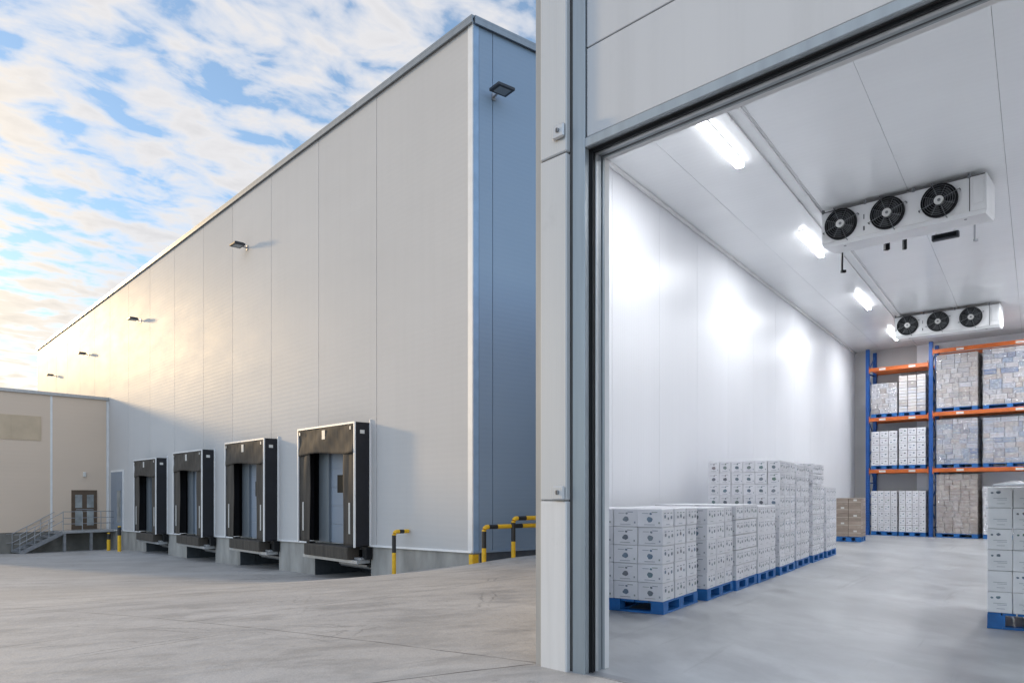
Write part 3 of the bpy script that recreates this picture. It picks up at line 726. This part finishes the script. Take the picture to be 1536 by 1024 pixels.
# ------------------------------------------------------------------ fan coolers
def make_cooler():
    r=empty('fan_cooler',(0,0,0)); L,HC,Dd=2.2,.50,.62
    m=MB(); m.hexa([(0,0,-HC),(L,0,-HC),(L,Dd,-HC+.06),(0,Dd,-HC+.06),(0,0,0),(L,0,0),(L,Dd,0),(0,Dd,0)]); m.build('casing',M_cool,r,bevel=.008)
    m=MB(); m.hexa([(.02,.03,-HC-.05),(L-.02,.03,-HC-.05),(L-.02,Dd-.02,-HC+.0),(.02,Dd-.02,-HC+.0),(.0,.0,-HC-.003),(L,.0,-HC-.003),(L,Dd,-HC+.055),(0,Dd,-HC+.055)]); m.build('drip_tray',M_cool,r)
    m=MB(); m.box(.02,L-.02,-.012,-.001,-.02,-.008); m.box(L*.905,L*.91,-.004,-.0005,-HC+.01,-.01); m.build('seam',M_gap,r)
    for cx in (.29,.95,1.63):
        cz=-.25; R=.222
        m=MB(); n=36
        for k in range(n):
            a0,a1=2*math.pi*k/n,2*math.pi*(k+1)/n
            for (ra,ya,rb,yb) in ((R+.012,-.001,R+.012,-.05),(R+.012,-.05,R-.012,-.05),(R-.012,-.05,R-.012,-.001)):
                m.face([(cx+ra*math.cos(a0),ya,cz+ra*math.sin(a0)),(cx+ra*math.cos(a1),ya,cz+ra*math.sin(a1)),(cx+rb*math.cos(a1),yb,cz+rb*math.sin(a1)),(cx+rb*math.cos(a0),yb,cz+rb*math.sin(a0))])
        m.face([(cx+(R-.012)*math.cos(2*math.pi*k/n),-.003,cz+(R-.012)*math.sin(2*math.pi*k/n)) for k in range(n)])
        fan=m.build('fan',M_fanb,r)
        m=MB()
        for q in range(5):                       # blades, pitched
            a=2*math.pi*q/5+.3
            c_=[(.055,a-.25,-.015),(.2,a-.05,-.010),(.2,a+.75,-.034),(.055,a+.55,-.036)]
            m.face([(cx+rr*math.cos(an),yy,cz+rr*math.sin(an)) for rr,an,yy in c_])
        m.build('blades',pm('fan_blade',(.012,.014,.018),.5) if 'fan_blade' not in MATS else MATS['fan_blade'],fan)
        m=MB()
        for rr in (.085,.115,.145,.175,.205):
            m.tube([(cx+rr*math.cos(2*math.pi*k/28),-.056,cz+rr*math.sin(2*math.pi*k/28)) for k in range(29)],.0022,4,caps=False)
        for q in range(8):
            a=math.pi/4*q+.35; big=q%2==0; R2_=R+.055 if big else R-.01
            m.tube([(cx+.06*math.cos(a),-.058,cz+.06*math.sin(a)),(cx+R2_*math.cos(a),-.058,cz+R2_*math.sin(a))],.0045 if big else .003,5)
            if big:
                m.tube([(cx+(R+.05)*math.cos(a),-.058,cz+(R+.05)*math.sin(a)),(cx+(R+.05)*math.cos(a),0.0,cz+(R+.05)*math.sin(a))],.008,6)
        m.build('guard',M_fang,fan)
        m=MB(); m.tube([(cx,-.02,cz),(cx,-.064,cz)],.062,20); hb=m.build('hub',M_hub,fan)
        m=MB(); m.tube([(cx+.004,-.0645,cz),(cx+.004,-.067,cz)],.022,12); m.build('hub_badge',M_fang,hb)
    for x in (.30,L-.28):
        m=MB(); m.tube([(x,.15,-HC-.02),(x,.15,-HC-.045)],.02,8); m.build('drain_stub',M_fang,r)
    for z0,z1,q in ((-.25,-.18,.008),(-.42,-.36,.012)):
        m=MB(); m.tube([(.62,-.004,z0),(.62,-.004,z1)],q,6); m.build('latch',M_fang,r)
    for x in (.02,.64,1.3,L*.905):
        m=MB(); m.box(x-.015,x+.015,-.02,.03,-.03,.03); m.build('mounting_clip',M_fang,r)
    m=MB(); m.box(L*.925,L*.985,-.012,-.001,-.40,-.05); m.build('terminal_cover',M_cool,r,bevel=.004)
    return r
c1=make_cooler(); tag(c1,'nearer and larger looking white fan cooler with three black fans under the ceiling','cooler','three fan coolers under the ceiling')
c1.location=(4.86,11.5,5.645); c1.rotation_euler=(0,0,math.atan2(-1.48,1.63))
c2=copy_tree(c1); tag(c2,'farther white fan cooler with three black fans, above the orange and blue racking','cooler','three fan coolers under the ceiling')
p=at(1342,478,18.3); c2.location=(p.x,p.y,5.645); c2.rotation_euler=(0,0,math.atan2(-1.36,1.63))
# small fittings hanging below the coolers
def hang(px,py0,py1,Y,w,name,label,cat,mat,foot=True):
    p=at(px,py0,Y); q=at(px,py1,Y)
    m=MB(); m.box(-w/2,w/2,-w/2,w/2,0,CH-q.z-.002)
    if foot: m.box(-w*.5,w*2.2,-w,w,-.02,.02)
    o=m.build(name,mat); o.location=(q.x,q.y,q.z); tag(o,label,cat); return o
def junction(px0,py0,px1,py1,Y,label):
    a=at(px0,py0,Y); mm_=(px1-768)/F; L=(mm_*a.y-a.x)/(.742+.67*mm_); d=Vector((.742,-.67,0))
    r=empty('emergency_lamp',a,d,label,'emergency lamp','dark emergency lamps under the coolers')
    m=MB(); m.box(0,L,0,.09,-.10,0); m.build('body',M_lamp,r,bevel=.01)
    m=MB(); m.box(.03,L-.03,-.006,-.001,-.08,-.02); m.build('cover',M_glassd,r)
    m=MB(); m.box(.05,.08,.03,.06,.0,CH-a.z-.002); m.box(L-.08,L-.05,.03,.06,.0,CH-a.z-.002); m.build('hanger',M_cool,r)
junction(1397,353,1438,345,12.2,'dark flat emergency lamp hanging behind the nearer fan cooler')
junction(1436,492,1457,489,19.6,'small dark flat emergency lamp hanging behind the farther fan cooler')
hang(1263,384,407,12.6,.028,'drain_pipe','short black drain pipe hanging below the left end of nearer fan cooler','drain pipe',M_fanb)
hang(1357,367,374,11.9,.05,'sensor','small black sensor below the middle of the nearer fan cooler','sensor',M_fanb,False)
hang(1330,370,375,11.9,.07,'sensor','flat black sensor left of the small one under nearer fan cooler','sensor',M_fanb,False)
hang(1462,335,360,11.8,.02,'drain_pipe','thin steel pipe pair below the right end of nearer fan cooler','drain pipe',M_galv)

# ------------------------------------------------------------------ pallets
def make_pallet(L,Wd,Hh=.13):
    r=empty('pallet',(0,0,0))
    m=MB(); n_=7; w=L/n_
    for k in range(n_): m.box(k*w+.006,(k+1)*w-.006,-Wd,0,Hh-.02,Hh)
    m.build('deck',M_blupl,r)
    m=MB()
    for x0,x1 in ((0,.12),(L/2-.06,L/2+.06),(L-.12,L)): m.box(x0,x1,-Wd+.003,-.003,.0,.02)
    m.box(.121,L/2-.061,-.12,-.003,0,.019); m.box(L/2+.061,L-.121,-.12,-.003,0,.019)
    m.build('bottom_board',M_blupl,r)
    for x0,x1 in ((0.002,.14),(L/2-.07,L/2+.07),(L-.14,L-.002)):
        for y0,y1 in ((-.14,-.002),(-Wd/2-.07,-Wd/2+.07),(-Wd+.002,-Wd+.14)):
            m=MB(); m.box(x0,x1,y0,y1,.0205,Hh-.0205); m.build('block',M_blupl,r)
    return r
PAL={}
def pallet(loc,xd,L,Wd,label,group,Hh=.13):
    key=(L,Wd,Hh)
    if key in PAL: o=copy_tree(PAL[key])
    else: o=PAL[key]=make_pallet(L,Wd,Hh)
    o.location=loc; o.rotation_euler=(0,0,math.atan2(xd[1],xd[0])); return tag(o,label,'pallet',group)

# ------------------------------------------------------------------ cartons
def blob(m,cx,cz,r,face,seed,mi):
    rnd=random.Random(seed); pts=[]
    for k in range(11):
        a=2*math.pi*k/11; q=r*(.75+.35*rnd.random()); pts.append((cx+q*1.05*math.cos(a),cz+q*.85*math.sin(a)))
    put(m,pts,face,mi)
def put(m,pts,face,mi):
    if face=='f': m.face([(x,.0012,z) for x,z in pts],mi)
    else: m.face([(-.0012,-x,z) for x,z in pts],mi)
def rect(m,x0,x1,z0,z1,face,mi): put(m,[(x0,z0),(x1,z0),(x1,z1),(x0,z1)],face,mi)
def make_carton(name,w,d,h,kind,mat,seed):
    rnd=random.Random(seed); c=.004
    m=MB(); g=.0028
    b=MB(); b.box(g,w-g,-d+g,-g,g*.6,h-g*.6)
    me_=b.mesh('tmp',[mat],bevel=c)
    for v in me_.vertices: m.v.append(tuple(v.co))
    for p in me_.polygons: m.f.append(tuple(p.vertices)); m.m.append(0)
    bpy.data.meshes.remove(me_)
    if kind=='fruit':
        blob(m,w*.5,h*.42,h*.18,'f',seed,1); blob(m,w*.46,h*.74,h*.075,'f',seed+1,1)
        rect(m,w*.2,w*.42,h*.80,h*.84,'f',2); rect(m,w*.55,w*.8,h*.74,h*.77,'f',2); rect(m,w*.3,w*.72,h*.13,h*.16,'f',2); rect(m,w*.10,w*.16,h*.2,h*.3,'f',2)
        for k in range(3):
            yy=d*(.22+.28*k); blob(m,yy,h*(.46+.06*((seed+k)%3)),h*(.10+.035*((seed+k)%2)),'s',seed+5+k,1); rect(m,yy-.03,yy+.02,h*.74,h*.79,'s',2)
        rect(m,d*.3,d*.62,h*.14,h*.17,'s',2)
    elif kind=='print':
        for fc,ww in (('f',w),('s',d)):
            blob(m,ww*.3,h*.62,h*.13,fc,seed+2,1); blob(m,ww*.7,h*.35,h*.11,fc,seed+3,1); rect(m,ww*.55,ww*.85,h*.66,h*.72,fc,2); rect(m,ww*.15,ww*.5,h*.22,h*.26,fc,2)
    elif kind=='faint':
        v=seed%3
        if v!=1:
            blob(m,w*.55,h*.74,h*.09,'f',seed,1); blob(m,w*.80,h*.72,h*.06,'f',seed+4,1)
        rect(m,w*.22,w*.75,h*.45,h*.468,'f',2); rect(m,w*.22,w*.6,h*.38,h*.396,'f',2); rect(m,w*.30,w*.62,h*.20,h*.216,'f',2)
        rect(m,d*.2,d*.7,h*.5,h*.53,'s',2)
    elif kind=='kraft':
        rect(m,w*.02,w*.98,h*.46,h*.56,'f',1); rect(m,w*.35,w*.62,h*.62,h*.84,'f',2); rect(m,d*.02,d*.98,h*.46,h*.56,'s',1)
    elif kind=='kraft2':
        rect(m,w*.02,w*.98,h*.46,h*.54,'f',1); rect(m,d*.02,d*.98,h*.46,h*.54,'s',1); rect(m,w*.1,w*.3,h*.2,h*.26,'f',1)
    mats={'kraft':[mat,M_tape,M_label],'kraft2':[mat,M_tape,M_label]}.get(kind,[mat,M_print,M_text])
    return m.mesh(name,mats)
def carton_obj(me_,loc,xd,parent=None,jit=.004):
    o=bpy.data.objects.new('carton',me_); COL.objects.link(o)
    if parent: o.parent=parent; o.location=loc
    else:
        o.location=loc; o.rotation_euler=(0,0,math.atan2(xd[1],xd[0])+random.uniform(-jit,jit))
    return o
XF=Vector((-.838,.545,0)); YF=Vector((-.545,-.838,0))        # row stacks: x across the front, +y out of the front
LAY=['bottom','second','third','fourth','fifth','sixth','seventh','eighth','top']
POSN=['corner','second','third','fourth','fifth','sixth','seventh']
HP=.13
def row_stack(px,py,nm,w,d,nxc,nyc,layers,top,variants,front_from=0,fill_top=True,grp=''):
    Y=H*F/(py-HZ); o=at(px,py,Y); o.z=.006
    L=w*nxc; D_=d*nyc
    pallet(o,XF,1.12,1.06 if d>.33 else 1.0,f'blue pallet under the {nm} of white cartons','blue pallets')
    o2=o+XF*(1.12-L)/2+YF*(-((1.06 if d>.33 else 1.0)-D_)/2)
    h=(top-HP)/layers
    for l in range(layers):
        ln='top' if l==layers-1 else LAY[l]
        for i in range(nxc):
            for j in range(nyc):
                show=(i==0) or (j==0 and l>=front_from) or (fill_top and l==layers-1)
                if not show: continue
                mv=variants[(i*7+j*3+l*5)%len(variants)]
                q=o2+XF*(w*i)+YF*(-d*j)+Vector((0,0,HP+.0005+h*l))
                c=carton_obj(mv,q+XF*random.uniform(-.003,.003)+YF*random.uniform(-.006,.006),XF,jit=.010)
                if i==0 and j==0: wh_='at the front aisle corner'
                elif j==0: wh_=f'{POSN[i]} across the front face'
                elif i==0: wh_=f'{POSN[j]} back on aisle side'
                else: wh_=f'{POSN[i]} across and {POSN[j]} back'
                tag(c,f'white printed carton, {nm}, {ln} layer, {wh_}','carton','white cartons stacked along the left wall')
hA=(1.086-HP)/5; hD=(1.755-HP)/9
vA=[make_carton('carton_low',.278,.325,hA,'fruit',M_wcar,s) for s in (11,23,37,52,71)]
vD=[make_carton('carton_small',.186,.325,hD,'fruit',M_wcar,s) for s in (13,29,41,57)]
row_stack(995.3,922.6,'nearest low stack',.278,.36,4,3,5,1.086,vA)
row_stack(1061,901.5,'second low stack',.278,.345,4,3,5,1.078,vA)
row_stack(1104.7,886.8,'third low stack',.278,.325,4,3,5,1.105,vA)
row_stack(1137.5,874.9,'fourth low stack',.278,.325,4,3,5,1.07,vA)
row_stack(1170,863.3,'first tall stack',.186,.35,6,3,9,1.755,vD,4,False)
row_stack(1195,853,'second tall stack',.186,.35,6,3,9,1.735,vD,8,False)
row_stack(1219.6,844.2,'third tall stack',.186,.35,6,3,9,1.795,vD,8,False)
row_stack(1240,836.8,'last shorter stack',.186,.35,6,3,7,1.37,[make_carton('carton_small',.186,.325,(1.37-HP)/7,'fruit',M_wcar,s) for s in (13,29,41)],6,False)

# foreground stack at the right edge
XR=Vector((.834,-.552,0)); o=at(1480.5,942,6.8); o.z=.006
# frame: x runs to the left for carton meshes (front = +y); use x = -XR so front faces the camera
XRl=-XR; YR=Vector((-XRl.y,XRl.x,0))
hR=(1.306-.147)/6; wR=.1975
vR=[make_carton('carton_plain',wR,.30,hR,'faint',M_gcar,s) for s in (2,3,4,7,9)]
pallet(o+XR*.80,XRl,.80,1.2,'blue pallet under the pale carton stack at the right edge','blue pallets',.147)
for l in range(6):
    for i in range(4):
        for j in range(4):
            if not (j==0 or i==0 or l==5): continue
            q=o+XR*(wR*(i+1))+YR*(-.30*j)+Vector((0,0,.1475+hR*l))
            c=carton_obj(vR[(i*2+l*3+j)%5],q+XR*random.uniform(-.002,.002),XRl)
            ln='top' if l==5 else LAY[l]
            wh_=(['left corner','second','third','fourth'][i]+' of the front face') if j==0 else f'{POSN[j]} back, {POSN[i]} from left'
            tag(c,f'pale carton with faint print, right edge stack, {ln} layer, {wh_}','carton','pale cartons at the right edge')
# crumpled film on top
m=MB(); rnd=random.Random(4); N=16
def hz_(i,j):
    e=min(i,N-i,j,N-j)/N; return (.004+min(1,e*6)*(.010+.022*abs(math.sin(i*1.7+j*.9))*rnd.random()))
g_=[[(-.74*i/N-.03,-1.1*j/N-.03,hz_(i,j)) for j in range(N+1)] for i in range(N+1)]
for i in range(N):
    for j in range(N): m.face([g_[i][j],g_[i+1][j],g_[i+1][j+1],g_[i][j+1]])
fo=m.build('plastic_film',pm('crumpled_film',(.75,.76,.79),.2,0,.05)); merge_smooth(fo)
fo.location=o+XR*.02+Vector((0,0,1.31)); fo.rotation_euler=(0,0,math.atan2(XR.y,XR.x)); 
for v in fo.data.vertices: v.co.x=-v.co.x; v.co.y=-v.co.y
for v in fo.data.vertices: v.co.y=-v.co.y
tag(fo,'crumpled clear plastic film lying on the pale cartons at the right edge','plastic film')

# brown stack beyond the white row
o=at(1292,813,H*F/73); o.z=.006
pallet(o,XF,.60,.80,'small blue pallet under the brown carton stack by the racking','blue pallets')
hB=(1.13-HP)/5; vK=[make_carton('carton_brown',.30,.40,hB,'kraft',M_kcar,5),make_carton('carton_brown',.30,.40,hB,'kraft2',M_kcar,6)]
for l in range(5):
    for i in range(2):
        for j in range(2):
            q=o+XF*(.30*i)+YF*(-.40*j)+Vector((0,0,HP+.0005+hB*l))
            c=carton_obj(vK[(i+l+j*2)%2],q,XF,jit=.015); ln='top' if l==4 else LAY[l]
            tag(c,f'brown carton, small stack before the racking, {ln} layer, {"right" if i==0 else "left"} column, {"front" if j==0 else "rear"} row','carton','brown cartons in the small stack')

# ------------------------------------------------------------------ pallet racking
rD=Vector((.742,-.670,0)); R0=Vector((10.76,22.2,0))
rk=empty('pallet_rack',R0+Vector((0,0,.004)),rD,'blue and orange pallet racking against the back wall','pallet rack')
def rack_u(px): m_=(px-768)/F; return (m_*R0.y-R0.x)/(.742+.670*m_)
U1=rack_u(1396); U2=U1+2.95; RD=.80
UT=5.60
for u in (0,U1,U2):
    m=MB()
    for y in (0,RD-.09):
        m.box(u-.05,u+.05,y,y+.018,0,UT); m.box(u-.05,u-.035,y+.018,y+.09,0,UT); m.box(u+.035,u+.05,y+.018,y+.09,0,UT)
    fr=m.build('upright_frame',M_rackb,rk)
    m=MB(); z=.25; fl_=0
    while z<UT-.6:
        m.bar((u,.05,z),(u,RD-.05,z),.025,.035); m.bar((u,.05 if fl_ else RD-.05,z+.04),(u,RD-.05 if fl_ else .05,z+.62),.022,.03); z+=.66; fl_^=1
    m.build('brace',M_rackb,fr)
    m=MB(); m.box(u-.08,u+.08,-.03,.12,0,.012); m.build('foot_plate',M_rackb,fr)
    m=MB()
    for k in range(70):
        for y in (-.0012,):
            m.box(u-.030,u-.018,y,-.0002,.2+k*.075,.225+k*.075); m.box(u+.018,u+.030,y,-.0002,.2+k*.075,.225+k*.075)
    m.build('slot_row',M_glassd,fr)
def beam(u0,u1,z,hh=.11):
    for y in (-.035,RD-.02):
        m=MB(); m.box(u0+.052,u1-.052,y,y+.05,z-hh,z); 
        m.box(u0+.052,u0+.075,y-.006,y-.0005,z-hh-.05,z+.05); m.box(u1-.075,u1-.052,y-.006,y-.0005,z-hh-.05,z+.05)
        bo=m.build('beam',M_racko,rk,bevel=.004)
        if y<0:
            for f_ in (.25,.72):
                m=MB(); uu=u0+(u1-u0)*f_; m.box(uu-.09,uu+.09,y-.003,y-.0005,z-hh*.8,z-hh*.25); m.build('beam_label',M_label,bo)
Z1,Z2=1.97,3.52
beam(0,U1,Z1); beam(0,U1,Z2); beam(0,U1,5.02)
beam(U1,U2,Z1); beam(U1,U2,Z2+.05); beam(U1,U2,5.36)
m=MB()
for q in range(5): m.box(.08,U1-.08,.06+q*.14,.12+q*.14,4.93,4.97)
m.build('top_slats',M_racko,rk)
def loads():
    f1=[make_carton('carton_load',.2,.2,.2,'print',M_wcar,s) for s in (3,8,14)]
    kk=[make_carton('carton_load',.2,.2,.2,'kraft2',M_kcar,s) for s in (5,6)]+[make_carton('carton_load',.2,.2,.2,'kraft',M_kcar,6)]
    pk=[make_carton('carton_load',.2,.2,.2,k_,M_pmix,s) for s,k_ in ((5,'kraft2'),(6,'kraft'))]
    mx=[make_carton('carton_load',.2,.2,.2,k_,M_mix,s) for s,k_ in ((5,'kraft2'),(6,'kraft'))]+[make_carton('carton_load',.2,.2,.2,'print',M_mix,9)]
    uL=[rack_u(1306),rack_u(1345)]; uL2=[rack_u(1347.5),rack_u(1388)]; uR=[rack_u(1404),rack_u(1466)]; uR2=[rack_u(1474),rack_u(1474)+1.25]
    Lz=[(0.006,uL,1.34,f1,4,6,'white printed load on the floor at the left end of the racking',0),(0.006,uL2,1.34,f1,4,6,'white printed load on the floor beside the middle blue upright',0),
        (0.006,uR,1.80,kk,5,11,'tall brown wrapped load on the floor right of the middle upright',1),(0.006,uR2,1.45,f1,4,6,'load behind the pale cartons at the right edge, on the floor',1),
        (Z1+.002,uL,3.12,f1,3,5,'white printed load on the lower beam at the left end',0),(Z1+.002,uL2,3.18,f1,3,5,'white printed load on the lower beam left of the middle upright',0),
        (Z1+.002,uR,3.36,mx,5,9,'blue and grey wrapped load on lower beam right of middle upright',1),(Z1+.002,uR2,3.34,mx,5,9,'blue and grey wrapped load on lower beam at the right edge',1),
        (Z2+.002,uL,4.55,[f1[1],pk[0]],3,6,'pale wrapped load on the upper beam at the left end',1),(Z2+.002,uL2,4.72,pk,3,6,'beige boxed load on the upper beam left of the middle upright',0),
        (Z2+.052,uR,5.20,pk,5,11,'tall beige wrapped load on upper beam right of the middle upright',1),(Z2+.052,uR2,5.22,[mx[0],pk[0],mx[2],pk[1]],5,11,'tall shiny wrapped load on upper beam at the right edge',1)]
    rnd=random.Random(12)
    for z0,(ua,ub),zt,vs_,nx_,nl,lab,wrap in Lz:
        Wl=ub-ua; Dl=.72; base=R0+rD*ub+Vector((rD.y*-1,rD.x,0))*.03; base.z=z0
        xd=-rD
        pallet(base,xd,round(Wl,3),Dl,'blue pallet under the '+lab.replace('wrapped ','').replace('printed ',''),'blue pallets on the racking',.12)
        r=empty('pallet_load',base+Vector((0,0,.1205)),xd,lab,'pallet load','pallet loads on the racking')
        hh=(zt-z0-.12)/nl; ny_=3; ww=Wl/nx_; dd=Dl/ny_
        for l in range(nl):
            # courses shift so that the joints break like a real load
            cuts=[k*ww for k in range(nx_+1)]
            if wrap: cuts=[0]+[ww*(k+rnd.choice((0,0,0,.25,-.25,.4)) ) for k in range(1,nx_)]+[nx_*ww]
            for i in range(len(cuts)-1):
                for j in range(ny_):
                    if not (j==0 or i==0 or (l==nl-1)): continue
                    if j>0 and i>0 and l<nl-1: continue
                    o_=carton_obj(rnd.choice(vs_),(cuts[i],-dd*j-(rnd.uniform(0,.012) if wrap else 0),hh*l),None,r)
                    o_.scale=((cuts[i+1]-cuts[i])/.2*.97,dd/.2*.97,hh/.2*.965)
        if wrap:
            m=MB(); nxx,nzz=14,16
            prof=[(-.008,-Dl-.008),(-.008,.008),(Wl+.008,.008),(Wl+.008,-Dl-.008)]
            rr=random.Random(int(zt*100)+nl)
            m2=MB()
            def side_(p,q,n_):
                for a in range(n_):
                    for b in range(nzz):
                        def pt(s,t_):
                            x=p[0]+(q[0]-p[0])*s; y=p[1]+(q[1]-p[1])*s
                            return (x,y,hh*nl*t_)
                        m2.face([pt(a/n_,b/nzz),pt((a+1)/n_,b/nzz),pt((a+1)/n_,(b+1)/nzz),pt(a/n_,(b+1)/nzz)])
            side_(prof[0],prof[1],8); side_(prof[1],prof[2],nxx); side_(prof[2],prof[3],8)
            fo_=m2.build('stretch_wrap',M_film,r)
loads()

# ------------------------------------------------------------------ world, sun, camera
SUN_EL=math.radians(10.5); sv=Vector((-.83,.558,0)).normalized()
sdir=Vector((sv.x*math.cos(SUN_EL),sv.y*math.cos(SUN_EL),math.sin(SUN_EL)))
w=bpy.data.worlds.new('World'); S.world=w; w.use_nodes=True
t=NT(w); bg=w.node_tree.nodes['Background']
sky=t.node('ShaderNodeTexSky',sky_type='NISHITA',sun_disc=False,sun_elevation=SUN_EL,sun_rotation=math.atan2(sv.x,sv.y),air_density=1.0,dust_density=.3,ozone_density=3.0)
tc=t.node('ShaderNodeTexCoord'); sep=t.node('ShaderNodeSeparateXYZ',{0:tc.outputs['Generated']})
zz=t.math('ADD',t.math('MAXIMUM',sep.outputs[2],0.0),.10)
cx=t.math('DIVIDE',sep.outputs[0],zz); cy=t.math('DIVIDE',sep.outputs[1],zz)
cv=t.node('ShaderNodeCombineXYZ',{0:cx,1:cy,2:0.0}).outputs[0]
def cmap(rot,scale,loc=(0,0,0)):
    mp=t.node('ShaderNodeMapping',{0:cv}); mp.inputs['Rotation'].default_value=(0,0,rot); mp.inputs['Location'].default_value=loc
    m2=t.node('ShaderNodeMapping',{0:mp.outputs[0]}); m2.inputs['Scale'].default_value=scale; return m2.outputs[0]
A_=math.radians(-42)
nA=t.noise(cmap(A_,(3.5,4.5,1),(.4,1.3,0)),1.95,9,.53,.28)
nC=t.noise(cmap(A_,(5.5,11,1),(.4,.3,0)),1.3,6,.6,.3)
nB=t.noise(cmap(A_,(.9,1.3,1),(3.1,.2,0)),1.0,3,.5)
cl=t.math('ADD',t.math('ADD',t.math('MULTIPLY',nA,.80),t.math('MULTIPLY',nB,.32)),t.math('MULTIPLY',nC,.14))
sd=t.node('ShaderNodeVectorMath',{0:tc.outputs['Generated'],1:tuple(sdir)},operation='DOT_PRODUCT').outputs['Value']
near=t.ramp(sd,[(.45,0),(.98,1)])
cl=t.math('ADD',cl,t.math('MULTIPLY',near,.05))
cf=t.ramp(cl,[(.585,0),(.64,.45),(.735,.95)])
ccol=t.ramp(sd,[(0,(.66,.665,.70)),(.60,(.65,.645,.66)),(.88,(.68,.665,.665)),(.945,(.88,.77,.63)),(1,(1.6,1.15,.68))])
shade=t.ramp(cl,[(.66,1.0),(.90,.78)])
ccol=t.mix(1,ccol,shade,'MULTIPLY')
skb=t.mix(.22,t.mix(1,sky.outputs[0],(.165,.17,.168),'MULTIPLY'),(.42,.50,.60))
fin=t.mix(cf,skb,ccol)
back=t.ramp(t.math('MULTIPLY_ADD',sep.outputs[1],-.5),[(.45,1.0),(.75,1.9)]); t.n[-2].inputs[2].default_value=.5  # unseen sky behind the camera brightened to light the yard
fin=t.mix(1,fin,back,'MULTIPLY')
t.l.new(fin,bg.inputs[0]); bg.inputs[1].default_value=1.0
sl_=bpy.data.lights.new('sun','SUN'); sl_.energy=2.2; sl_.angle=math.radians(4); sl_.color=(1,.70,.36)
so=bpy.data.objects.new('sun',sl_); COL.objects.link(so); so.rotation_euler=sdir.to_track_quat('Z','Y').to_euler(); so.location=(-30,30,30)
cam=bpy.data.cameras.new('camera'); co=bpy.data.objects.new('camera',cam); COL.objects.link(co); S.camera=co
co.location=(0,0,H); co.rotation_euler=(math.pi/2,0,0); cam.sensor_width=36; cam.lens=36*F/1536; cam.shift_y=(HZ-512)/1536; cam.clip_end=5000; cam.clip_start=.05
S.view_settings.view_transform='Standard'; S.view_settings.look='None'; S.view_settings.gamma=1; S.view_settings.exposure=.45
cy_=S.cycles; cy_.use_denoising=True; cy_.max_bounces=8; cy_.diffuse_bounces=4; cy_.glossy_bounces=4; cy_.transparent_max_bounces=12; cy_.sample_clamp_indirect=6; cy_.caustics_reflective=False; cy_.caustics_refractive=False
try: cy_.denoiser='OPENIMAGEDENOISE'
except Exception: pass
